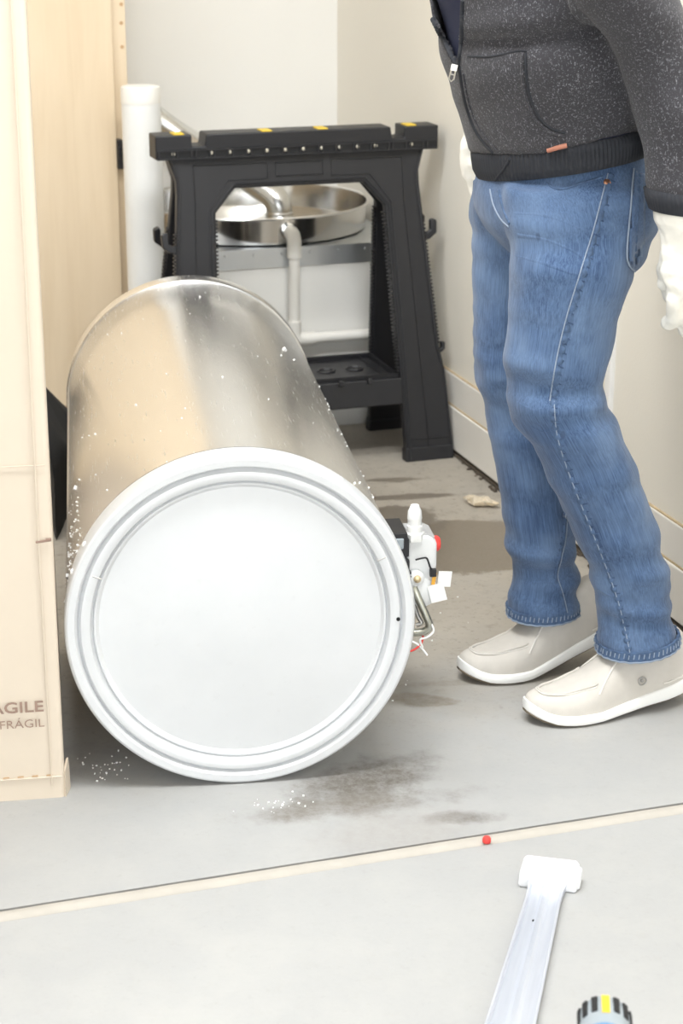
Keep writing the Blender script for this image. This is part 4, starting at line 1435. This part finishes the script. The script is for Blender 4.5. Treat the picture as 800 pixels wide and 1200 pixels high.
g2 = glove([((545, 152), (618, 156), 0.8), ((540, 168), (612, 170), 0.7), ((538, 185), (606, 187), 0.55), ((541, 205), (606, 206), 0.45), ((546, 215), (606, 216), 0.4)], P_ARF, 'glove', -1.0)

# shoes
def shoe(toe, ang, lift, logo):
    s = bpy.data.objects.new('shoe', None)
    COL.objects.link(s)
    s.parent = person
    s.location = toe - person.location
    s.rotation_euler = (0, 0, ang)
    LN = 0.292
    def bend(x, z):
        """x runs from toe (0) to heel (LN): toe spring, then the heel coming off the floor"""
        t = x / LN
        spring = 0.020 * max(0, 1 - t / 0.22) ** 2
        up = lift * max(0, (t - 0.36) / 0.64) ** 1.25
        return z + spring + up
    def halfw(t):
        k = [(0, 0.0), (0.02, 0.014), (0.06, 0.027), (0.14, 0.040), (0.26, 0.049), (0.38, 0.0495), (0.52, 0.043), (0.68, 0.037), (0.84, 0.037), (0.94, 0.031), (0.98, 0.021), (1.0, 0.0)]
        for (a, b), (c_, d) in zip(k, k[1:]):
            if t <= c_:
                u = (t - a) / (c_ - a)
                return b + (d - b) * (u if a > 0.02 else u ** 0.7)
        return 0.0
    ts_ = [0.004, 0.02, 0.04, 0.07, 0.1, 0.14, 0.18, 0.23, 0.28, 0.34, 0.4, 0.46, 0.52, 0.58, 0.64, 0.7, 0.76, 0.82, 0.87, 0.91, 0.945, 0.97, 0.985, 0.996]
    def solerings(z0, z1, g):
        rings = []
        for t in ts_:
            x, w = t * LN, halfw(t) * g + 0.0015
            z0_, z1_ = z0, z1(t)
            rings.append([(x, -w, bend(x, z0_)), (x, -w - 0.002, bend(x, (z0_ + z1_) / 2)), (x, -w + 0.001, bend(x, z1_)), (x, w - 0.001, bend(x, z1_)), (x, w + 0.002, bend(x, (z0_ + z1_) / 2)), (x, w, bend(x, z0_))])
        return rings
    top = lambda t: 0.019 + 0.010 * max(0, (t - 0.4) / 0.6) + 0.004 * max(0, 1 - t / 0.1)
    mb = MB()
    mb.loft(solerings(0.0035, top, 1.06))
    sl = mb.build('sole', M['sole'], s, 50, 0.002)
    mb = MB()
    mb.loft(solerings(0.0002, lambda t: 0.0045, 0.93))
    mb.build('outsole', M['outsole'], s, 50)
    # upper
    def hgt(t):
        k = [(0, 0.020), (0.02, 0.030), (0.07, 0.042), (0.14, 0.050), (0.25, 0.056), (0.36, 0.066), (0.46, 0.083), (0.56, 0.100), (0.66, 0.112), (0.8, 0.116), (0.92, 0.112), (0.97, 0.095), (1.0, 0.06)]
        for (a, b), (c_, d) in zip(k, k[1:]):
            if t <= c_:
                return b + (d - b) * (t - a) / (c_ - a)
        return k[-1][1]
    rings = []
    NU = 22
    tu = [0.012 + 0.974 * (i / 44) for i in range(45)]
    for t in tu:
        x, w, hh = t * LN + 0.002, halfw(t) * 0.99, hgt(t)
        zb0 = 0.013
        ring = []
        ex_ = 0.62 if t > 0.2 else 0.75
        topw = 1.0 if t < 0.45 else 1.0 - 0.18 * min(1, (t - 0.45) / 0.15)
        for i in range(NU + 1):
            a = PI * i / NU
            cy, cz = math.cos(a), math.sin(a)
            y = w * math.copysign(abs(cy) ** ex_, cy)
            z = zb0 + (hh - zb0) * abs(cz) ** (0.72)
            y *= 1 - (1 - topw) * cz
            ring.append((x, y, bend(x, z)))
        rings.append(ring)
    mb = MB()
    mb.loft(rings)
    upper = mb.build('upper', M['shoe'], s, 80)
    # moccasin apron seam: a raised U round the toe
    def top_at(t, y):
        w, hh = halfw(t) * 0.99, hgt(t)
        q_ = min(1, abs(y) / max(w, 1e-4))
        cz = math.sqrt(max(0, 1 - q_ ** (2 / 0.62)))
        return 0.013 + (hh - 0.013) * cz ** 0.72
    for off, r_, m_ in ((0.0, 0.0024, 'shoe'), (0.0035, 0.0009, 'shoe_stitch')):
        pts = []
        for i in range(31):
            u = -1 + 2 * i / 30
            t = 0.085 + 0.30 * abs(u) ** 1.7
            y = (0.034 + off) * math.copysign(abs(u) ** 0.55, u) * (0.98 if abs(u) > 0.5 else 1)
            y = max(-halfw(t) * 0.93, min(halfw(t) * 0.93, y))
            t2 = max(0.05, t - off * 3)
            pts.append((t2 * LN + 0.002, y, bend(t2 * LN, top_at(t2, y)) + 0.0006))
        mb = MB()
        mb.tube(pts, r_, 8)
        mb.build('toe_seam', M[m_], upper, 70)
    # side gores: a seam slanting from the vamp up to the collar
    for sg in (-1, 1):
        pts = []
        for i in range(9):
            u = i / 8
            t = 0.385 + 0.16 * u
            y = sg * halfw(t) * (0.90 - 0.42 * u)
            pts.append((t * LN, y, bend(t * LN, top_at(t, y)) + 0.0008))
        mb = MB()
        mb.tube(pts, 0.0016, 8)
        mb.build('gore_seam', M['shoe_stitch'], upper, 70)
        t = 0.87
        mb = MB()
        mb.tube([((0.80 + 0.03 * j) * LN, sg * halfw(0.80 + 0.03 * j) * 1.0, bend((0.8 + 0.03 * j) * LN, 0.034)) for j in range(6)], 0.0014, 6)
        mb.build('heel_stitch', M['shoe_stitch'], upper, 70)
    if logo:
        t = 0.66
        c = V((t * LN, halfw(t) * 0.975, bend(t * LN, 0.050)))
        mb = MB()
        ring = [c + V((0.0070 * math.cos(a), 0.0012, 0.0070 * math.sin(a))) for a in [2 * PI * k / 20 for k in range(21)]]
        mb.tube(ring, 0.0011, 8)
        mb.lathe([(0.0028, -0.001), (0.0028, 0.0016), (0.001, 0.002)], 12, Matrix.Translation(c) @ Matrix.Rotation(-PI / 2, 4, 'X'))
        mb.build('round_emblem', M['galv_dark'], upper, 50)
    return s
# shoe local +x points from toe to heel, local +y must be the side the camera sees
shoe(near_toe, FA - R(0), 0.022, True)
shoe(far_toe, FA + R(0), 0.062, False)
for o in [x for x in person.children if x.name.startswith('shoe')]:
    o.scale = (1, -1, 1)

# ------------------------------------------------------------------ things on the floor in front
hp = on_floor(643, 1035)
tp_ = on_floor(600, 1200)
ddir = (tp_ - hp)
tool_a = math.atan2(ddir.y, ddir.x) + PI / 2      # local -y runs from head to the near end
tool = thing('channel_tool', 'pale metal channel bar with a white T-shaped head lying on the floor', 'tool', hp, tool_a)
TL = 0.62
rings = []
for i in range(25):
    y = -0.012 - (TL - 0.012) * i / 24
    w = 0.0215 + 0.012 * i / 24
    if i == 0:
        w += 0.004
    if i == 1:
        w += 0.001
    z = 0.0
    rings.append([(-w, y, 0.001), (-w - 0.001, y, 0.013), (-w + 0.0022, y, 0.0135), (-w + 0.0035, y, 0.0065), (-w * 0.30, y, 0.005), (-w * 0.12, y, 0.0085), (w * 0.12, y, 0.0085), (w * 0.30, y, 0.005), (w - 0.0035, y, 0.0065), (w - 0.0022, y, 0.0135), (w + 0.001, y, 0.013), (w, y, 0.001)])
mb = MB()
mb.loft(rings)
mb.build('channel_bar', M['channel'], tool, 35)
mb = MB()
mb.prism([(-0.0385, 0.0), (0.0385, 0.0), (0.0395, 0.004), (0.0385, 0.022), (0.034, 0.027), (-0.034, 0.027), (-0.0385, 0.022), (-0.0395, 0.004)], -0.020, 0.024)
mb.build('head_block', M['head_white'], tool, 0, 0.004, 3)
mb = MB()
mb.prism([(0.036, 0.001), (0.043, 0.001), (0.043, 0.020), (0.036, 0.022)], -0.012, 0.018)
mb.build('end_lip', M['head_white'], tool, 0, 0.003)
mb = MB()
mb.lathe([(0.002, 0.0), (0.002, 0.0012)], 10, Matrix.Translation((-0.006, -0.11, 0.0052)))
mb.build('pin_hole', M['shade_black'], tool, 0)

dx_, dD = 0.266, 1.612
drill = thing('cordless_drill', 'blue and grey cordless drill at the bottom edge of the view', 'drill', (dx_, dD, 0), R(-6))
# local -y points to the camera side (chuck), the vented motor end faces away
DZ = 0.175
AXD = Matrix.Translation((0, 0, DZ)) @ Matrix.Rotation(PI / 2, 4, 'X')
mb = MB()
mb.lathe([(0.012, -0.062), (0.021, -0.059), (0.0262, -0.050), (0.0275, -0.036), (0.0278, -0.01), (0.0278, 0.06), (0.026, 0.075)], 40, AXD)
mb.build('motor_housing', M['tool_grey'], drill, 40)
mb = MB()
mb.lathe([(0.0286, 0.000), (0.0292, 0.004), (0.0292, 0.058), (0.0280, 0.064)], 40, AXD)
mb.prism([(-0.017, 0.155), (0.017, 0.155), (0.016, 0.06), (-0.016, 0.06)], -0.045, -0.005)
mb.build('grip', M['tool_blue'], drill, 40)
for i in range(7):
    a = R(18 + i * 24)
    if i == 3:
        continue
    mb = MB()
    mb.box((math.cos(a) * 0.0272, 0.036, DZ + math.sin(a) * 0.0272), (0.0035, 0.026, 0.0068), rot=(0, -a, 0))
    mb.build('vent_slot', M['black_matt'], drill, 0, 0.001)
mb = MB()
mb.box((0, 0.034, DZ + 0.0276), (0.008, 0.030, 0.0018))
mb.build('rating_label', M['yellow'], drill, 0)
mb = MB()
mb.lathe([(0.021, 0.075), (0.024, 0.080), (0.024, 0.105), (0.020, 0.110), (0.018, 0.135), (0.010, 0.140)], 32, AXD)
mb.build('chuck', M['black_plastic'], drill, 40)
mb = MB()
mb.box((0, -0.020, 0.033), (0.075, 0.115, 0.066))
mb.build('battery', M['black_plastic'], drill, 0, 0.008)

rc = on_floor(570, 988)
mb = MB()
mb.lathe([(0.0058, 0.0), (0.0062, 0.002), (0.0060, 0.006), (0.0045, 0.0085), (0.002, 0.0092)], 20)
cap_ = mb.build('red_cap', M['red'], None, 40)
cap_.location = (rc.x, rc.y, 0.0015)
tag(cap_, 'tiny red plastic cap lying on the joint in the concrete floor', 'cap')

# crumpled wrapper near the skirting
wp = on_floor(563, 592)
mb = MB()
rings = []
for i in range(9):
    u = i / 8
    ring = []
    for k in range(14):
        a = 2 * PI * k / 14
        w = 0.030 * math.sin(PI * min(max(u, 0.06), 0.94)) * (0.7 + 0.5 * noise.noise((u * 5, k, 2)))
        ring.append((0.085 * (u - 0.5), w * math.cos(a), max(0.0005, 0.010 + 0.010 * math.sin(a) * math.sin(PI * u) + 0.006 * noise.noise((u * 9, k * 0.8, 7)))))
    rings.append(ring)
mb.loft(rings)
wr = mb.build('plastic_scrap', M['wrap'], None, 0, loc=(wp.x, wp.y, 0.0), rotz=R(-35))
tag(wr, 'crumpled translucent scrap of plastic on the floor by the skirting', 'wrapper')

# scattered crumbs of foam on the floor
mb = MB()
for cx, cy, sx, sy, n_ in ((128, 900, 26, 14, 34), (330, 945, 30, 12, 26), (505, 690, 30, 40, 10), (430, 790, 60, 50, 10)):
    for i in range(n_):
        p = on_floor(random.gauss(cx, sx * 0.6), random.gauss(cy, sy * 0.6))
        s_ = random.uniform(0.0008, 0.0022)
        mb.box((p.x, p.y, s_ * 0.45), (s_ * 1.4, s_, s_ * 0.9), rot=(0, 0, random.random() * 3))
fcr = mb.build('foam_crumbs', M['foam'], None, 0)
fcr['kind'] = 'stuff'
fcr['label'] = 'white foam crumbs scattered on the concrete'
fcr['category'] = 'crumbs'
